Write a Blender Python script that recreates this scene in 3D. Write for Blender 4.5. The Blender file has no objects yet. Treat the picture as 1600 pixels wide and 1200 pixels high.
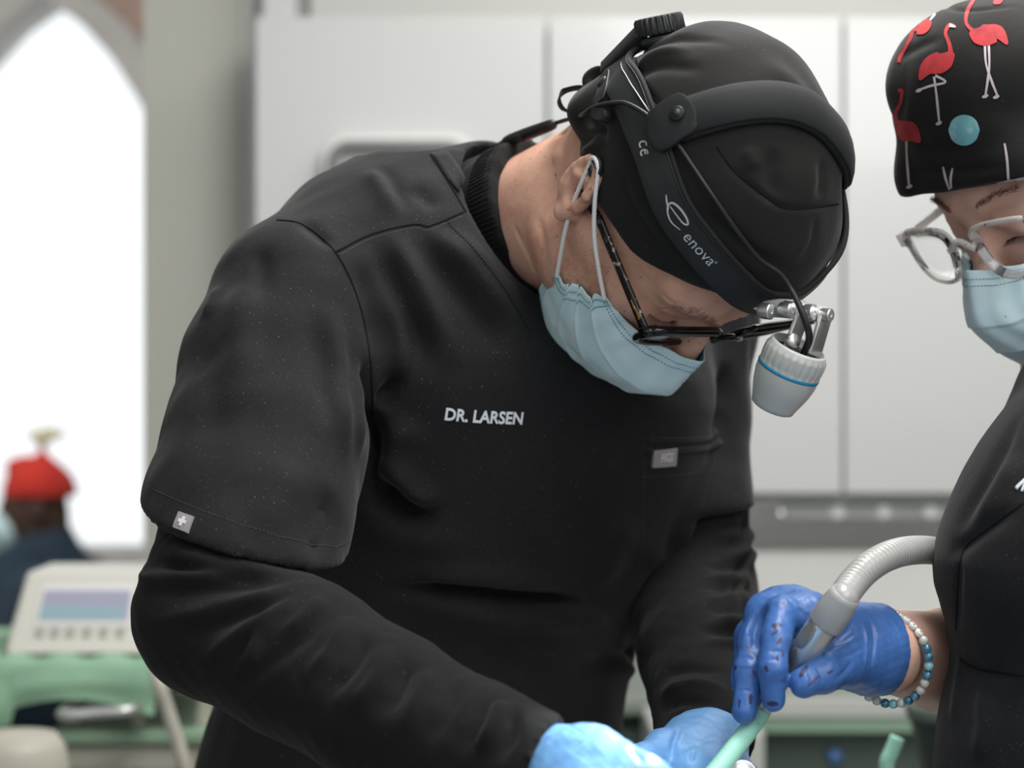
import bpy, math, random
import numpy as np
from mathutils import Vector, Matrix, noise
from mathutils.bvhtree import BVHTree

random.seed(7)
rng = np.random.default_rng(7)
SC = bpy.context.scene
COL = SC.collection

# ------------------------------------------------------------------ camera
FPX = 3111.0                       # focal length in pixels of the 1600 px wide frame
CAM = Vector((0.0, 0.0, 1.30))
cam_d = bpy.data.cameras.new('camera')
cam_d.sensor_width = 36.0
cam_d.lens = FPX / 1600.0 * 36.0
cam_d.clip_start = 0.05
cam_d.dof.use_dof = True
cam_d.dof.focus_distance = 1.40
cam_d.dof.aperture_fstop = 4.4
cam_d.dof.aperture_blades = 0
cam = bpy.data.objects.new('camera', cam_d)
COL.objects.link(cam)
cam.location = CAM
cam.rotation_euler = (math.pi / 2, 0, 0)
SC.camera = cam

# ------------------------------------------------------------------ world, lights, exposure
w = bpy.data.worlds.new('daylight')
SC.world = w
w.use_nodes = True
bg = w.node_tree.nodes['Background']
bg.inputs['Color'].default_value = (0.93, 0.97, 1.0, 1)
bg.inputs['Strength'].default_value = 1.10

def area(name, loc, target, size, power, color=(1, 1, 1), size_y=None):
    l = bpy.data.lights.new(name, 'AREA')
    l.energy = power; l.color = color; l.size = size
    if size_y:
        l.shape = 'RECTANGLE'; l.size_y = size_y
    o = bpy.data.objects.new(name, l)
    COL.objects.link(o)
    o.location = loc
    d = Vector(target) - Vector(loc)
    o.rotation_euler = d.to_track_quat('-Z', 'Y').to_euler()
    return o

area('ceiling_lamp_light', (0.35, 1.5, 2.55), (0.25, 1.5, 1.2), 1.3, 34, (1.0, 0.985, 0.96), 0.6)
area('ceiling_lamp_light_rear', (0.6, 2.6, 2.6), (0.6, 3.4, 1.0), 1.6, 15, (1.0, 0.99, 0.97), 0.6)
area('ceiling_lamp_light_front', (0.9, 0.2, 2.4), (0.1, 1.6, 1.2), 1.2, 16, (1.0, 0.99, 0.98), 0.9)  # added frontal fill, no fixture belongs to it

area('ceiling_lamp_light_window', (-1.5, 4.3, 2.65), (-1.4, 5.2, 0.9), 1.2, 26, (1.0, 0.99, 0.97), 0.8)  # added fill, brightens the red hat and the arch surround
area('cupboard_rail_light', (1.00, 3.50, 1.068), (1.00, 3.68, 0.80), 1.3, 3.2, (1.0, 0.97, 0.96), 0.03)
# the lit headlamp shining on the hands
ls = bpy.data.lights.new('headlamp_beam', 'SPOT'); ls.energy = 8.0; ls.spot_size = math.radians(34); ls.spot_blend = 0.7; ls.shadow_soft_size = 0.012
ls.color = (0.93, 0.97, 1.0)
lso = bpy.data.objects.new('headlamp_beam', ls); COL.objects.link(lso)
lso.location = ((1204 - 800) / FPX * 1.325, 1.325, 1.30 + (600 - 650) / FPX * 1.325)
lso.rotation_euler = (Vector(((945 - 800) / FPX * 1.12, 1.12, 1.30 - 590 / FPX * 1.12)) - lso.location).to_track_quat('-Z', 'Y').to_euler()

SC.view_settings.view_transform = 'Standard'
SC.view_settings.look = 'None'
SC.view_settings.gamma = 1.0
SC.view_settings.use_curve_mapping = False
SC.view_settings.exposure = 0.14
SC.cycles.max_bounces = 8

# ------------------------------------------------------------------ helpers
def A(px, py, d):
    """world position of something seen at (px, py) of the frame, d metres away"""
    return Vector(((px - 800.0) / FPX * d, d, CAM.z + (600.0 - py) / FPX * d))

def npv(v):
    return np.array((v[0], v[1], v[2]), dtype=np.float64)

def tag(o, label=None, cat=None, group=None, kind=None):
    if label: o['label'] = label
    if cat: o['category'] = cat
    if group: o['group'] = group
    if kind: o['kind'] = kind
    return o

def link(name, me, parent=None):
    o = bpy.data.objects.new(name, me)
    COL.objects.link(o)
    if parent is not None:
        o.parent = parent
        o.matrix_parent_inverse = Matrix.Translation(-parent.location)
    return o

def empty(name, loc, label, cat, group=None):
    o = bpy.data.objects.new(name, None)
    o.empty_display_size = 0.05
    COL.objects.link(o)
    o.location = loc
    return tag(o, label, cat, group)

class Geo:
    """collects vertices / faces / material slots of ONE mesh"""
    def __init__(self):
        self.v = []; self.f = []; self.m = []; self.mats = []
    def slot(self, mat):
        if mat not in self.mats: self.mats.append(mat)
        return self.mats.index(mat)
    def add(self, verts, faces, mat):
        b = len(self.v); s = self.slot(mat)
        self.v.extend([tuple(p) for p in verts])
        self.f.extend([tuple(i + b for i in f) for f in faces])
        self.m.extend([s] * len(faces))
        return self
    def box(self, c, half, mat, ax=None):
        ax = ax or (Vector((1, 0, 0)), Vector((0, 1, 0)), Vector((0, 0, 1)))
        c = Vector(c); vs = []
        for i in (-1, 1):
            for j in (-1, 1):
                for k in (-1, 1):
                    vs.append(c + ax[0] * half[0] * i + ax[1] * half[1] * j + ax[2] * half[2] * k)
        fs = [(0, 1, 3, 2), (4, 6, 7, 5), (0, 4, 5, 1), (2, 3, 7, 6), (0, 2, 6, 4), (1, 5, 7, 3)]
        return self.add(vs, fs, mat)
    def mesh(self, name, smooth=True):
        me = bpy.data.meshes.new(name)
        me.from_pydata(self.v, [], self.f)
        for m in self.mats: me.materials.append(m)
        me.polygons.foreach_set('material_index', self.m)
        me.polygons.foreach_set('use_smooth', [smooth] * len(self.f))
        me.update()
        return me
    def build(self, name, parent=None, smooth=True, bevel=0, seg=2, sub=0, sharp=None):
        o = link(name, self.mesh(name, smooth), parent)
        if bevel:
            md = o.modifiers.new('bevel', 'BEVEL'); md.width = bevel; md.segments = seg; md.limit_method = 'ANGLE'
            md.harden_normals = False
        if sub:
            md = o.modifiers.new('sub', 'SUBSURF'); md.levels = sub; md.render_levels = sub
        if sharp:
            o.data.set_sharp_from_angle(angle=math.radians(sharp))
        return o

def catmull(pts, n=8, closed=False):
    P = [Vector(p) for p in pts]; out = []
    m = len(P)
    segs = m if closed else m - 1
    for i in range(segs):
        if closed:
            a, b, c, d = P[(i - 1) % m], P[i], P[(i + 1) % m], P[(i + 2) % m]
        else:
            a, b, c, d = P[max(i - 1, 0)], P[i], P[i + 1], P[min(i + 2, m - 1)]
        for k in range(n):
            t = k / n
            out.append(0.5 * ((2 * b) + (c - a) * t + (2 * a - 5 * b + 4 * c - d) * t * t + (3 * b - a - 3 * c + d) * t ** 3))
    if not closed: out.append(P[-1])
    return out

def resample(pts, n, closed=False):
    P = [Vector(p) for p in pts]
    if closed: P = P + [P[0]]
    L = [0.0]
    for i in range(1, len(P)): L.append(L[-1] + (P[i] - P[i - 1]).length)
    T = np.linspace(0, L[-1], n + 1 if closed else n)
    if closed: T = T[:-1]
    arr = np.array([tuple(p) for p in P])
    return [Vector((np.interp(t, L, arr[:, 0]), np.interp(t, L, arr[:, 1]), np.interp(t, L, arr[:, 2]))) for t in T]

def tube_geo(g, pts, rad, mat, seg=12, closed=False, caps=True, flat=None):
    """round tube along pts; rad scalar or list; flat = (normal hint, factor) squashes it"""
    P = [Vector(p) for p in pts]; n = len(P)
    R = [rad] * n if not hasattr(rad, '__len__') else list(rad)
    T = []
    for i in range(n):
        if closed: t = P[(i + 1) % n] - P[(i - 1) % n]
        else: t = P[min(i + 1, n - 1)] - P[max(i - 1, 0)]
        T.append(t.normalized())
    up = Vector((0, 0, 1)) if abs(T[0].z) < 0.9 else Vector((1, 0, 0))
    N = (up - T[0] * up.dot(T[0])).normalized(); vs = []; fs = []
    for i in range(n):
        N = (N - T[i] * N.dot(T[i])).normalized()
        B = T[i].cross(N)
        for k in range(seg):
            a = 2 * math.pi * k / seg
            vs.append(P[i] + (N * math.cos(a) + B * math.sin(a)) * R[i])
    rings = n if closed else n - 1
    for i in range(rings):
        j = (i + 1) % n
        off = 0
        if closed and j == 0:   # match twist
            best = min(range(seg), key=lambda o_: (vs[i * seg] - vs[o_]).length); off = best
        for k in range(seg):
            k2 = (k + 1) % seg
            fs.append((i * seg + k, i * seg + k2, j * seg + (k2 + off) % seg, j * seg + (k + off) % seg))
    if caps and not closed:
        fs.append(tuple(range(seg))[::-1]); fs.append(tuple((n - 1) * seg + k for k in range(seg)))
    return g.add(vs, fs, mat)

def lathe(g, base, axis, prof, mat, seg=48, ref=None, cap0=True, cap1=True, rmod=None):
    """prof = [(distance along axis, radius)]"""
    ax = Vector(axis).normalized()
    up = Vector(ref) if ref is not None else (Vector((0, 0, 1)) if abs(ax.z) < 0.9 else Vector((1, 0, 0)))
    N = (up - ax * up.dot(ax)).normalized(); B = ax.cross(N)
    vs = []; fs = []
    for j, (t, r) in enumerate(prof):
        for k in range(seg):
            a = 2 * math.pi * k / seg
            rr = r + (rmod(j, a) if rmod else 0)
            vs.append(Vector(base) + ax * t + (N * math.cos(a) + B * math.sin(a)) * rr)
    for j in range(len(prof) - 1):
        for k in range(seg):
            k2 = (k + 1) % seg
            fs.append((j * seg + k, j * seg + k2, (j + 1) * seg + k2, (j + 1) * seg + k))
    if cap0: fs.append(tuple(range(seg))[::-1])
    if cap1: fs.append(tuple((len(prof) - 1) * seg + k for k in range(seg)))
    return g.add(vs, fs, mat)

def ribbon(g, pts, nrm, width, thick, mat, off=0.0, closed=False, side=None, crown=0.0):
    """strap with thickness lying on a surface; width scalar/list; nrm per-point normals"""
    n = len(pts); W = [width] * n if not hasattr(width, '__len__') else list(width)
    vs = []; fs = []
    m = 5
    for i in range(n):
        if closed: t = pts[(i + 1) % n] - pts[(i - 1) % n]
        else: t = pts[min(i + 1, n - 1)] - pts[max(i - 1, 0)]
        t = t.normalized()
        nn = (nrm[i] - t * nrm[i].dot(t)).normalized()
        s = t.cross(nn)
        for k in range(m):                       # top, slightly crowned
            x = -1 + 2 * k / (m - 1)
            vs.append(pts[i] + s * x * W[i] / 2 + nn * (off + thick + crown * (1 - x * x)))
        for k in range(m):
            x = 1 - 2 * k / (m - 1)
            vs.append(pts[i] + s * x * W[i] / 2 + nn * (off + crown * (1 - x * x)))
    M = 2 * m
    for i in range(n if closed else n - 1):
        j = (i + 1) % n
        for k in range(M):
            k2 = (k + 1) % M
            fs.append((i * M + k, j * M + k, j * M + k2, i * M + k2))
    if not closed:
        fs.append(tuple(range(M))); fs.append(tuple((n - 1) * M + k for k in range(M))[::-1])
    return g.add(vs, fs, mat)

# ------------------------------------------------------------------ implicit surfaces (for bodies, cloth, gloves)
class Field:
    def __init__(self, lo, hi, h):
        self.lo = np.array(lo, float); self.h = h
        n = np.ceil((np.array(hi, float) - self.lo) / h).astype(int) + 1
        self.n = n
        self.F = np.full(tuple(n), 0.5, np.float32)
        self.ax = [(self.lo[i] + np.arange(n[i]) * h).astype(np.float32) for i in range(3)]
    def region(self, lo, hi):
        i0 = np.clip(np.floor((np.array(lo) - self.lo) / self.h).astype(int), 0, self.n)
        i1 = np.clip(np.ceil((np.array(hi) - self.lo) / self.h).astype(int) + 1, 0, self.n)
        if (i1 <= i0).any(): return None, None
        sl = tuple(slice(a, b) for a, b in zip(i0, i1))
        X = self.ax[0][sl[0]][:, None, None]; Y = self.ax[1][sl[1]][None, :, None]; Z = self.ax[2][sl[2]][None, None, :]
        return sl, (X, Y, Z)
    def op(self, prim, k=0.0, mode='add'):
        fn, lo, hi = prim
        m = k + 4 * self.h
        sl, P = self.region(np.array(lo) - m, np.array(hi) + m)
        if sl is None: return self
        d = fn(*P).astype(np.float32); a = self.F[sl]
        if mode == 'add':
            if k > 0:
                hh = np.maximum(k - np.abs(a - d), 0) / k
                self.F[sl] = np.minimum(a, d) - hh * hh * k * 0.25
            else: self.F[sl] = np.minimum(a, d)
        elif mode == 'cut':
            d = -d
            if k > 0:
                hh = np.maximum(k - np.abs(a - d), 0) / k
                self.F[sl] = np.maximum(a, d) + hh * hh * k * 0.25
            else: self.F[sl] = np.maximum(a, d)
        return self
    def keep(self, fn, k=0.0):                  # intersect with a half space style function (negative = keep)
        X, Y, Z = self.ax[0][:, None, None], self.ax[1][None, :, None], self.ax[2][None, None, :]
        d = fn(X, Y, Z); a = self.F
        if k > 0:
            hh = np.maximum(k - np.abs(a - d), 0) / k
            self.F = (np.maximum(a, d) + hh * hh * k * 0.25).astype(np.float32)
        else: self.F = np.maximum(a, d).astype(np.float32)
        return self
    def mesh(self):
        F = self.F; S = F < 0
        # pad so surfaces reaching the box border stay closed
        cnt = np.zeros(tuple(self.n - 1), np.int8)
        for i in (0, 1):
            for j in (0, 1):
                for k in (0, 1):
                    cnt += S[i:self.n[0] - 1 + i, j:self.n[1] - 1 + j, k:self.n[2] - 1 + k]
        act = np.argwhere((cnt > 0) & (cnt < 8))
        if len(act) == 0: return np.zeros((0, 3)), np.zeros((0, 4), int)
        ids = np.full(tuple(self.n - 1), -1, np.int64)
        ids[act[:, 0], act[:, 1], act[:, 2]] = np.arange(len(act))
        acc = np.zeros((len(act), 3)); c = np.zeros(len(act))
        corners = [(i, j, k) for i in (0, 1) for j in (0, 1) for k in (0, 1)]
        for a in corners:
            for ax in range(3):
                if a[ax] == 0:
                    b = list(a); b[ax] = 1
                    fa = F[act[:, 0] + a[0], act[:, 1] + a[1], act[:, 2] + a[2]]
                    fb = F[act[:, 0] + b[0], act[:, 1] + b[1], act[:, 2] + b[2]]
                    m = (fa < 0) != (fb < 0)
                    t = np.where(m, fa / np.where(m, fa - fb, 1), 0)
                    p = np.array(a, float)[None, :].repeat(len(act), 0)
                    p[:, ax] = t
                    acc[m] += p[m]; c[m] += 1
        V = (act + acc / c[:, None]) * self.h + self.lo
        quads = []
        n = self.n
        for ax in range(3):
            u, v = (ax + 1) % 3, (ax + 2) % 3
            sa = [slice(1, n[i] - 1) for i in range(3)]; sb = list(sa)
            sa[ax] = slice(0, n[ax] - 1); sb[ax] = slice(1, n[ax])
            A_, B_ = S[tuple(sa)], S[tuple(sb)]
            for flip, M in ((False, A_ & ~B_), (True, ~A_ & B_)):
                e = np.argwhere(M)
                if len(e) == 0: continue
                off = np.ones(3, int); off[ax] = 0
                e = e + off
                def cell(du, dv):
                    q = e.copy(); q[:, u] += du; q[:, v] += dv
                    return ids[q[:, 0], q[:, 1], q[:, 2]]
                Q = np.stack([cell(-1, -1), cell(0, -1), cell(0, 0), cell(-1, 0)], 1)
                if flip: Q = Q[:, ::-1]
                quads.append(Q)
        return V, np.concatenate(quads)

def smooth_verts(V, Q, it=2, lam=0.5):
    n = len(V)
    for _ in range(it):
        acc = np.zeros_like(V); c = np.zeros(n)
        for a, b in ((0, 1), (1, 2), (2, 3), (3, 0)):
            for x, y in ((a, b), (b, a)):
                acc[:, 0] += np.bincount(Q[:, x], V[Q[:, y], 0], n)
                acc[:, 1] += np.bincount(Q[:, x], V[Q[:, y], 1], n)
                acc[:, 2] += np.bincount(Q[:, x], V[Q[:, y], 2], n)
                c += np.bincount(Q[:, x], minlength=n)
        c = np.maximum(c, 1)
        V = V * (1 - lam) + lam * acc / c[:, None]
    return V

def vnormals(V, Q):
    d1 = V[Q[:, 2]] - V[Q[:, 0]]; d2 = V[Q[:, 3]] - V[Q[:, 1]]
    fn = np.cross(d1, d2)
    N = np.zeros_like(V)
    for k in range(4):
        for a in range(3):
            N[:, a] += np.bincount(Q[:, k], fn[:, a], len(V))
    return N / np.maximum(np.linalg.norm(N, axis=1), 1e-12)[:, None]

def seg_d(P, a, b):
    X, Y, Z = P
    ab = b - a; L = max(float(ab @ ab), 1e-12)
    t = np.clip(((X - a[0]) * ab[0] + (Y - a[1]) * ab[1] + (Z - a[2]) * ab[2]) / L, 0, 1)
    return np.sqrt((X - a[0] - t * ab[0]) ** 2 + (Y - a[1] - t * ab[1]) ** 2 + (Z - a[2] - t * ab[2]) ** 2), t

def capsule(p0, p1, r0, r1=None):
    a, b = npv(p0), npv(p1); r1 = r0 if r1 is None else r1
    def fn(X, Y, Z):
        d, t = seg_d((X, Y, Z), a, b)
        return d - (r0 + (r1 - r0) * t)
    R = max(r0, r1)
    return fn, np.minimum(a, b) - R, np.maximum(a, b) + R

def flatcap(p0, p1, r0, r1, flat_axis, f):
    """capsule squashed by factor f along flat_axis"""
    a, b = npv(p0), npv(p1); n = npv(Vector(flat_axis).normalized())
    def fn(X, Y, Z):
        ab = b - a; L = float(ab @ ab)
        dx, dy, dz = X - a[0], Y - a[1], Z - a[2]
        t = np.clip((dx * ab[0] + dy * ab[1] + dz * ab[2]) / L, 0, 1)
        qx, qy, qz = dx - t * ab[0], dy - t * ab[1], dz - t * ab[2]
        s = qx * n[0] + qy * n[1] + qz * n[2]
        e = (1 / f - 1) * s
        qx, qy, qz = qx + e * n[0], qy + e * n[1], qz + e * n[2]
        return (np.sqrt(qx * qx + qy * qy + qz * qz) - (r0 + (r1 - r0) * t)) * (0.5 + 0.5 * f)
    R = max(r0, r1)
    return fn, np.minimum(a, b) - R, np.maximum(a, b) + R

def ellip(c, axes, r):
    c = npv(c); M = [npv(a) for a in axes]
    def fn(X, Y, Z):
        dx, dy, dz = X - c[0], Y - c[1], Z - c[2]
        k0 = 0; k1 = 0
        for a, rr in zip(M, r):
            q = dx * a[0] + dy * a[1] + dz * a[2]
            k0 = k0 + (q / rr) ** 2; k1 = k1 + (q / rr ** 2) ** 2
        k0 = np.sqrt(k0); k1 = np.sqrt(k1) + 1e-6
        return k0 * (k0 - 1) / k1
    R = max(r)
    return fn, c - R, c + R

def chain(F, pts, rad, k=0.01, mode='add', kin=None):
    for i in range(len(pts) - 1):
        F.op(capsule(pts[i], pts[i + 1], rad[i], rad[i + 1]), k if (i == 0 or kin is None) else kin, mode)

def field_mesh(F, name, mats, smooth=2, lam=0.5):
    V, Q = F.mesh()
    V = smooth_verts(V, Q, smooth, lam)
    return V, Q

def np_mesh(name, V, Q, mats):
    me = bpy.data.meshes.new(name)
    me.vertices.add(len(V)); me.vertices.foreach_set('co', V.astype(np.float32).ravel())
    me.loops.add(len(Q) * 4); me.loops.foreach_set('vertex_index', Q.astype(np.int32).ravel())
    me.polygons.add(len(Q)); me.polygons.foreach_set('loop_start', np.arange(len(Q), dtype=np.int32) * 4)
    me.polygons.foreach_set('use_smooth', np.ones(len(Q), bool))
    me.update(calc_edges=True)
    for m in mats: me.materials.append(m)
    return me

def bvh_of(V, Q):
    return BVHTree.FromPolygons([tuple(v) for v in V], [tuple(int(i) for i in q) for q in Q])

def look(bvh, px, py, dflt=None):
    """first point of a surface seen at (px, py)"""
    d = (A(px, py, 1.0) - CAM).normalized()
    h = bvh.ray_cast(CAM, d)
    if h[0] is None:
        if dflt is None: return None, None
        q = bvh.find_nearest(A(px, py, dflt))
        return q[0], q[1]
    n = h[1]
    if n.dot(d) > 0: n = -n
    return h[0], n

def trace(bvh, pix, n=None, dflt=1.5, smooth=0):
    P = []; N = []
    for a in catmull([(x, y, 0) for x, y in pix], 10) if len(pix) > 1 else [Vector((pix[0][0], pix[0][1], 0))]:
        p, q = look(bvh, a.x, a.y, dflt)
        P.append(p); N.append(q)
    if n:
        P = resample(P, n)
        N = [bvh.find_nearest(p)[1] for p in P]
        N = [(-q if q.dot(p - CAM) > 0 else q) for p, q in zip(P, N)]
    return P, N

def polydist(V, P):
    """distance of each vertex to a polyline, and position 0..1 along it"""
    best = np.full(len(V), 9.0); tt = np.zeros(len(V)); side = np.zeros((len(V), 3))
    n = len(P) - 1
    for i in range(n):
        a, b = npv(P[i]), npv(P[i + 1]); ab = b - a; L = max(ab @ ab, 1e-12)
        t = np.clip(((V - a) @ ab) / L, 0, 1)
        q = V - a - t[:, None] * ab
        d = np.linalg.norm(q, axis=1); m = d < best
        best[m] = d[m]; tt[m] = (i + t[m]) / n; side[m] = q[m]
    return best, tt, side

def fold(V, N, P, width, depth, taper=0.35, asym=None):
    """raise (depth > 0) or sink (depth < 0) cloth along the polyline P"""
    lo = np.min([npv(p) for p in P], 0) - width * 3; hi = np.max([npv(p) for p in P], 0) + width * 3
    m = np.all((V > lo) & (V < hi), axis=1)
    idx = np.nonzero(m)[0]
    if len(idx) == 0: return V
    d, t, s = polydist(V[idx], P)
    e = np.clip(np.minimum(t, 1 - t) / taper, 0, 1); e = e * e * (3 - 2 * e)
    g = np.exp(-(d / width) ** 2) * e * depth
    V[idx] += N[idx] * g[:, None]
    return V

def sm_noise(V, scale, seed=0):
    """cheap smooth noise: sums of sines in random directions, roughly -1..1"""
    r = np.random.default_rng(seed); out = np.zeros(len(V))
    for i in range(7):
        k = r.normal(size=3); k /= np.linalg.norm(k)
        out += np.sin(V @ (k * scale * r.uniform(0.6, 1.6)) * 2 * math.pi + r.uniform(0, 6.3))
    return out / 4.0

# ------------------------------------------------------------------ materials
def mat(name, color, rough=0.5, metal=0.0, spec=0.5, sheen=0.0, bump=None, var=None, dust=None, coat=0.0, trans=0.0,
        emit=None, ior=1.45, alpha=1.0, sss=0.0, aniso=0.0, rough_var=None, sheen_tint=(1, 1, 1, 1)):
    m = bpy.data.materials.new(name); m.use_nodes = True
    nt = m.node_tree; b = nt.nodes['Principled BSDF']
    I = b.inputs
    c = tuple(color) + (1,) if len(color) == 3 else tuple(color)
    I['Base Color'].default_value = c; I['Roughness'].default_value = rough; I['Metallic'].default_value = metal
    I['Specular IOR Level'].default_value = spec; I['Sheen Weight'].default_value = sheen; I['IOR'].default_value = ior
    I['Sheen Roughness'].default_value = 0.4
    I['Sheen Tint'].default_value = sheen_tint
    I['Coat Weight'].default_value = coat; I['Transmission Weight'].default_value = trans; I['Alpha'].default_value = alpha
    if sss:
        I['Subsurface Weight'].default_value = sss; I['Subsurface Radius'].default_value = (1.0, 0.35, 0.2); I['Subsurface Scale'].default_value = 0.006
    if emit: I['Emission Color'].default_value = tuple(emit[0]) + (1,); I['Emission Strength'].default_value = emit[1]
    tc = nt.nodes.new('ShaderNodeTexCoord')
    def noise_node(scale, detail=3, rough_=0.6):
        n = nt.nodes.new('ShaderNodeTexNoise'); n.inputs['Scale'].default_value = scale
        n.inputs['Detail'].default_value = detail; n.inputs['Roughness'].default_value = rough_
        nt.links.new(tc.outputs['Object'], n.inputs['Vector']); return n
    cur = None
    if var:                                     # (colour2, scale, lo, hi)
        n = noise_node(var[1], 4)
        r = nt.nodes.new('ShaderNodeValToRGB')
        r.color_ramp.elements[0].position = var[2]; r.color_ramp.elements[1].position = var[3]
        r.color_ramp.elements[0].color = c; r.color_ramp.elements[1].color = tuple(var[0]) + (1,)
        nt.links.new(n.outputs['Fac'], r.inputs['Fac']); cur = r.outputs['Color']
    if dust:                                    # list of (scale, threshold, colour)
        for sc_, th, dc in dust:
            n = noise_node(sc_, 1, 0.5)
            r = nt.nodes.new('ShaderNodeValToRGB')
            r.color_ramp.elements[0].position = th; r.color_ramp.elements[1].position = th + 0.03
            r.color_ramp.elements[0].color = (0, 0, 0, 1); r.color_ramp.elements[1].color = (1, 1, 1, 1)
            nt.links.new(n.outputs['Fac'], r.inputs['Fac'])
            mx = nt.nodes.new('ShaderNodeMix'); mx.data_type = 'RGBA'
            nt.links.new(r.outputs['Color'], mx.inputs['Factor'])
            if cur is not None: nt.links.new(cur, mx.inputs['A'])
            else: mx.inputs['A'].default_value = c
            mx.inputs['B'].default_value = tuple(dc) + (1,)
            cur = mx.outputs['Result']
    if cur is not None: nt.links.new(cur, I['Base Color'])
    if bump:                                    # list of (scale, strength, distance)
        prev = None
        for sc_, st, di in bump:
            n = noise_node(sc_, 3)
            bp = nt.nodes.new('ShaderNodeBump'); bp.inputs['Strength'].default_value = st; bp.inputs['Distance'].default_value = di
            nt.links.new(n.outputs['Fac'], bp.inputs['Height'])
            if prev is not None: nt.links.new(prev, bp.inputs['Normal'])
            prev = bp.outputs['Normal']
        nt.links.new(prev, I['Normal'])
    return m

M = {}
M['scrub'] = mat('black_scrub_cloth', (0.0108, 0.0108, 0.0118), 0.85, spec=0.22, sheen=0.075, bump=[(1800, 0.35, 0.0004), (60, 0.25, 0.002)],
                 var=((0.0150, 0.0148, 0.0155), 9, 0.35, 0.75), dust=[(700, 0.735, (0.10, 0.10, 0.095)), (1500, 0.70, (0.035, 0.035, 0.034))])
M['under'] = mat('black_knit', (0.0085, 0.0085, 0.0085), 0.9, spec=0.18, sheen=0.055, bump=[(2600, 0.5, 0.0004), (90, 0.3, 0.002)],
                 dust=[(500, 0.75, (0.06, 0.06, 0.055))])
M['cap'] = mat('black_cap_cloth', (0.0125, 0.0120, 0.0115), 0.85, spec=0.25, sheen=0.12, bump=[(2200, 0.3, 0.0003), (70, 0.3, 0.0015)],
               dust=[(600, 0.77, (0.07, 0.07, 0.065))])
M['seam'] = mat('black_thread', (0.007, 0.007, 0.0075), 0.9, spec=0.15)
M['seam_light'] = mat('grey_thread', (0.060, 0.060, 0.062), 0.85, spec=0.2)
M['skin'] = mat('light_skin', (0.68, 0.395, 0.29), 0.5, spec=0.35, sss=0.12, bump=[(700, 0.25, 0.0006), (180, 0.2, 0.001)],
                var=((0.53, 0.26, 0.185), 34, 0.4, 0.72), dust=[(260, 0.74, (0.30, 0.14, 0.10))])
M['skin2'] = mat('fair_skin', (0.68, 0.42, 0.33), 0.5, spec=0.35, sss=0.12, var=((0.60, 0.34, 0.26), 20, 0.4, 0.75), bump=[(500, 0.15, 0.0006)])
M['plastic'] = mat('black_plastic', (0.014, 0.015, 0.016), 0.42, spec=0.4, bump=[(900, 0.08, 0.0003)])
M['band'] = mat('black_matt_band', (0.012, 0.0135, 0.0145), 0.5, spec=0.4)
M['foam'] = mat('black_foam', (0.012, 0.013, 0.014), 0.75, spec=0.3, sheen=0.06, bump=[(1500, 0.3, 0.0003)])
M['grey_metal'] = mat('grey_metal', (0.30, 0.30, 0.31), 0.35, metal=0.9)
M['silver'] = mat('silver_metal', (0.70, 0.70, 0.70), 0.38, metal=1.0)
M['steel'] = mat('brushed_steel', (0.52, 0.52, 0.51), 0.38, metal=0.85)
M['white_enamel'] = mat('pale_grey_enamel', (0.43, 0.44, 0.425), 0.32, spec=0.5)
M['clear'] = mat('clear_plastic', (0.75, 0.78, 0.80), 0.12, spec=0.5, alpha=0.62, coat=0.5)
M['print'] = mat('grey_print', (0.42, 0.44, 0.44), 0.6)
M['thread_white'] = mat('white_thread', (0.72, 0.75, 0.80), 0.7, bump=[(1500, 0.5, 0.0004)])
M['label_grey'] = mat('grey_label_cloth', (0.27, 0.25, 0.26), 0.7, bump=[(1500, 0.4, 0.0003)])
M['label_print'] = mat('label_print', (0.66, 0.66, 0.70), 0.6)
M['mask'] = mat('pale_blue_mask', (0.60, 0.80, 0.84), 0.75, spec=0.2, sheen=0.1, sss=0.0, bump=[(900, 0.25, 0.0004)],
                var=((0.68, 0.84, 0.87), 40, 0.35, 0.7), dust=[(150, 0.795, (0.45, 0.25, 0.28))])
M['mask_in'] = mat('teal_mask_edge', (0.10, 0.42, 0.46), 0.75)
M['stitch'] = mat('mask_weld_dots', (0.22, 0.42, 0.50), 0.7)
M['cord'] = mat('white_elastic', (0.80, 0.80, 0.78), 0.75, bump=[(2500, 0.5, 0.0004)])
M['acetate'] = mat('black_acetate', (0.004, 0.004, 0.005), 0.15, spec=0.45, coat=0.2)
M['tort'] = mat('marbled_acetate', (0.02, 0.014, 0.012), 0.12, spec=0.6, coat=0.5, var=((0.50, 0.44, 0.36), 120, 0.55, 0.62))
M['gold'] = mat('gold_print', (0.65, 0.42, 0.14), 0.3, metal=0.8)
M['hair'] = mat('dark_lashes', (0.025, 0.016, 0.012), 0.6)
M['brow'] = mat('brow_hair', (0.14, 0.075, 0.045), 0.7)
M['brow_pale'] = mat('light_brow_hair', (0.30, 0.17, 0.12), 0.8)
M['grey_hair'] = mat('stubble_hair', (0.36, 0.25, 0.19), 0.7)
M['gloveL'] = mat('light_blue_nitrile', (0.16, 0.38, 0.74), 0.38, spec=0.45, bump=[(350, 0.25, 0.0012), (1200, 0.15, 0.0004)],
                  var=((0.19, 0.43, 0.78), 30, 0.3, 0.7))
M['gloveR'] = mat('blue_nitrile', (0.040, 0.115, 0.33), 0.35, spec=0.5, bump=[(260, 0.3, 0.0015), (1200, 0.15, 0.0004)],
                  var=((0.060, 0.155, 0.42), 35, 0.3, 0.7), dust=[(95, 0.745, (0.035, 0.03, 0.09))])
M['cable'] = mat('black_cable', (0.012, 0.013, 0.014), 0.4, spec=0.5)
M['cyan'] = mat('cyan_ring', (0.015, 0.22, 0.42), 0.25)
M['glass'] = mat('lens_glass', (1, 1, 1), 0.0, trans=1.0, ior=1.12)
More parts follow.
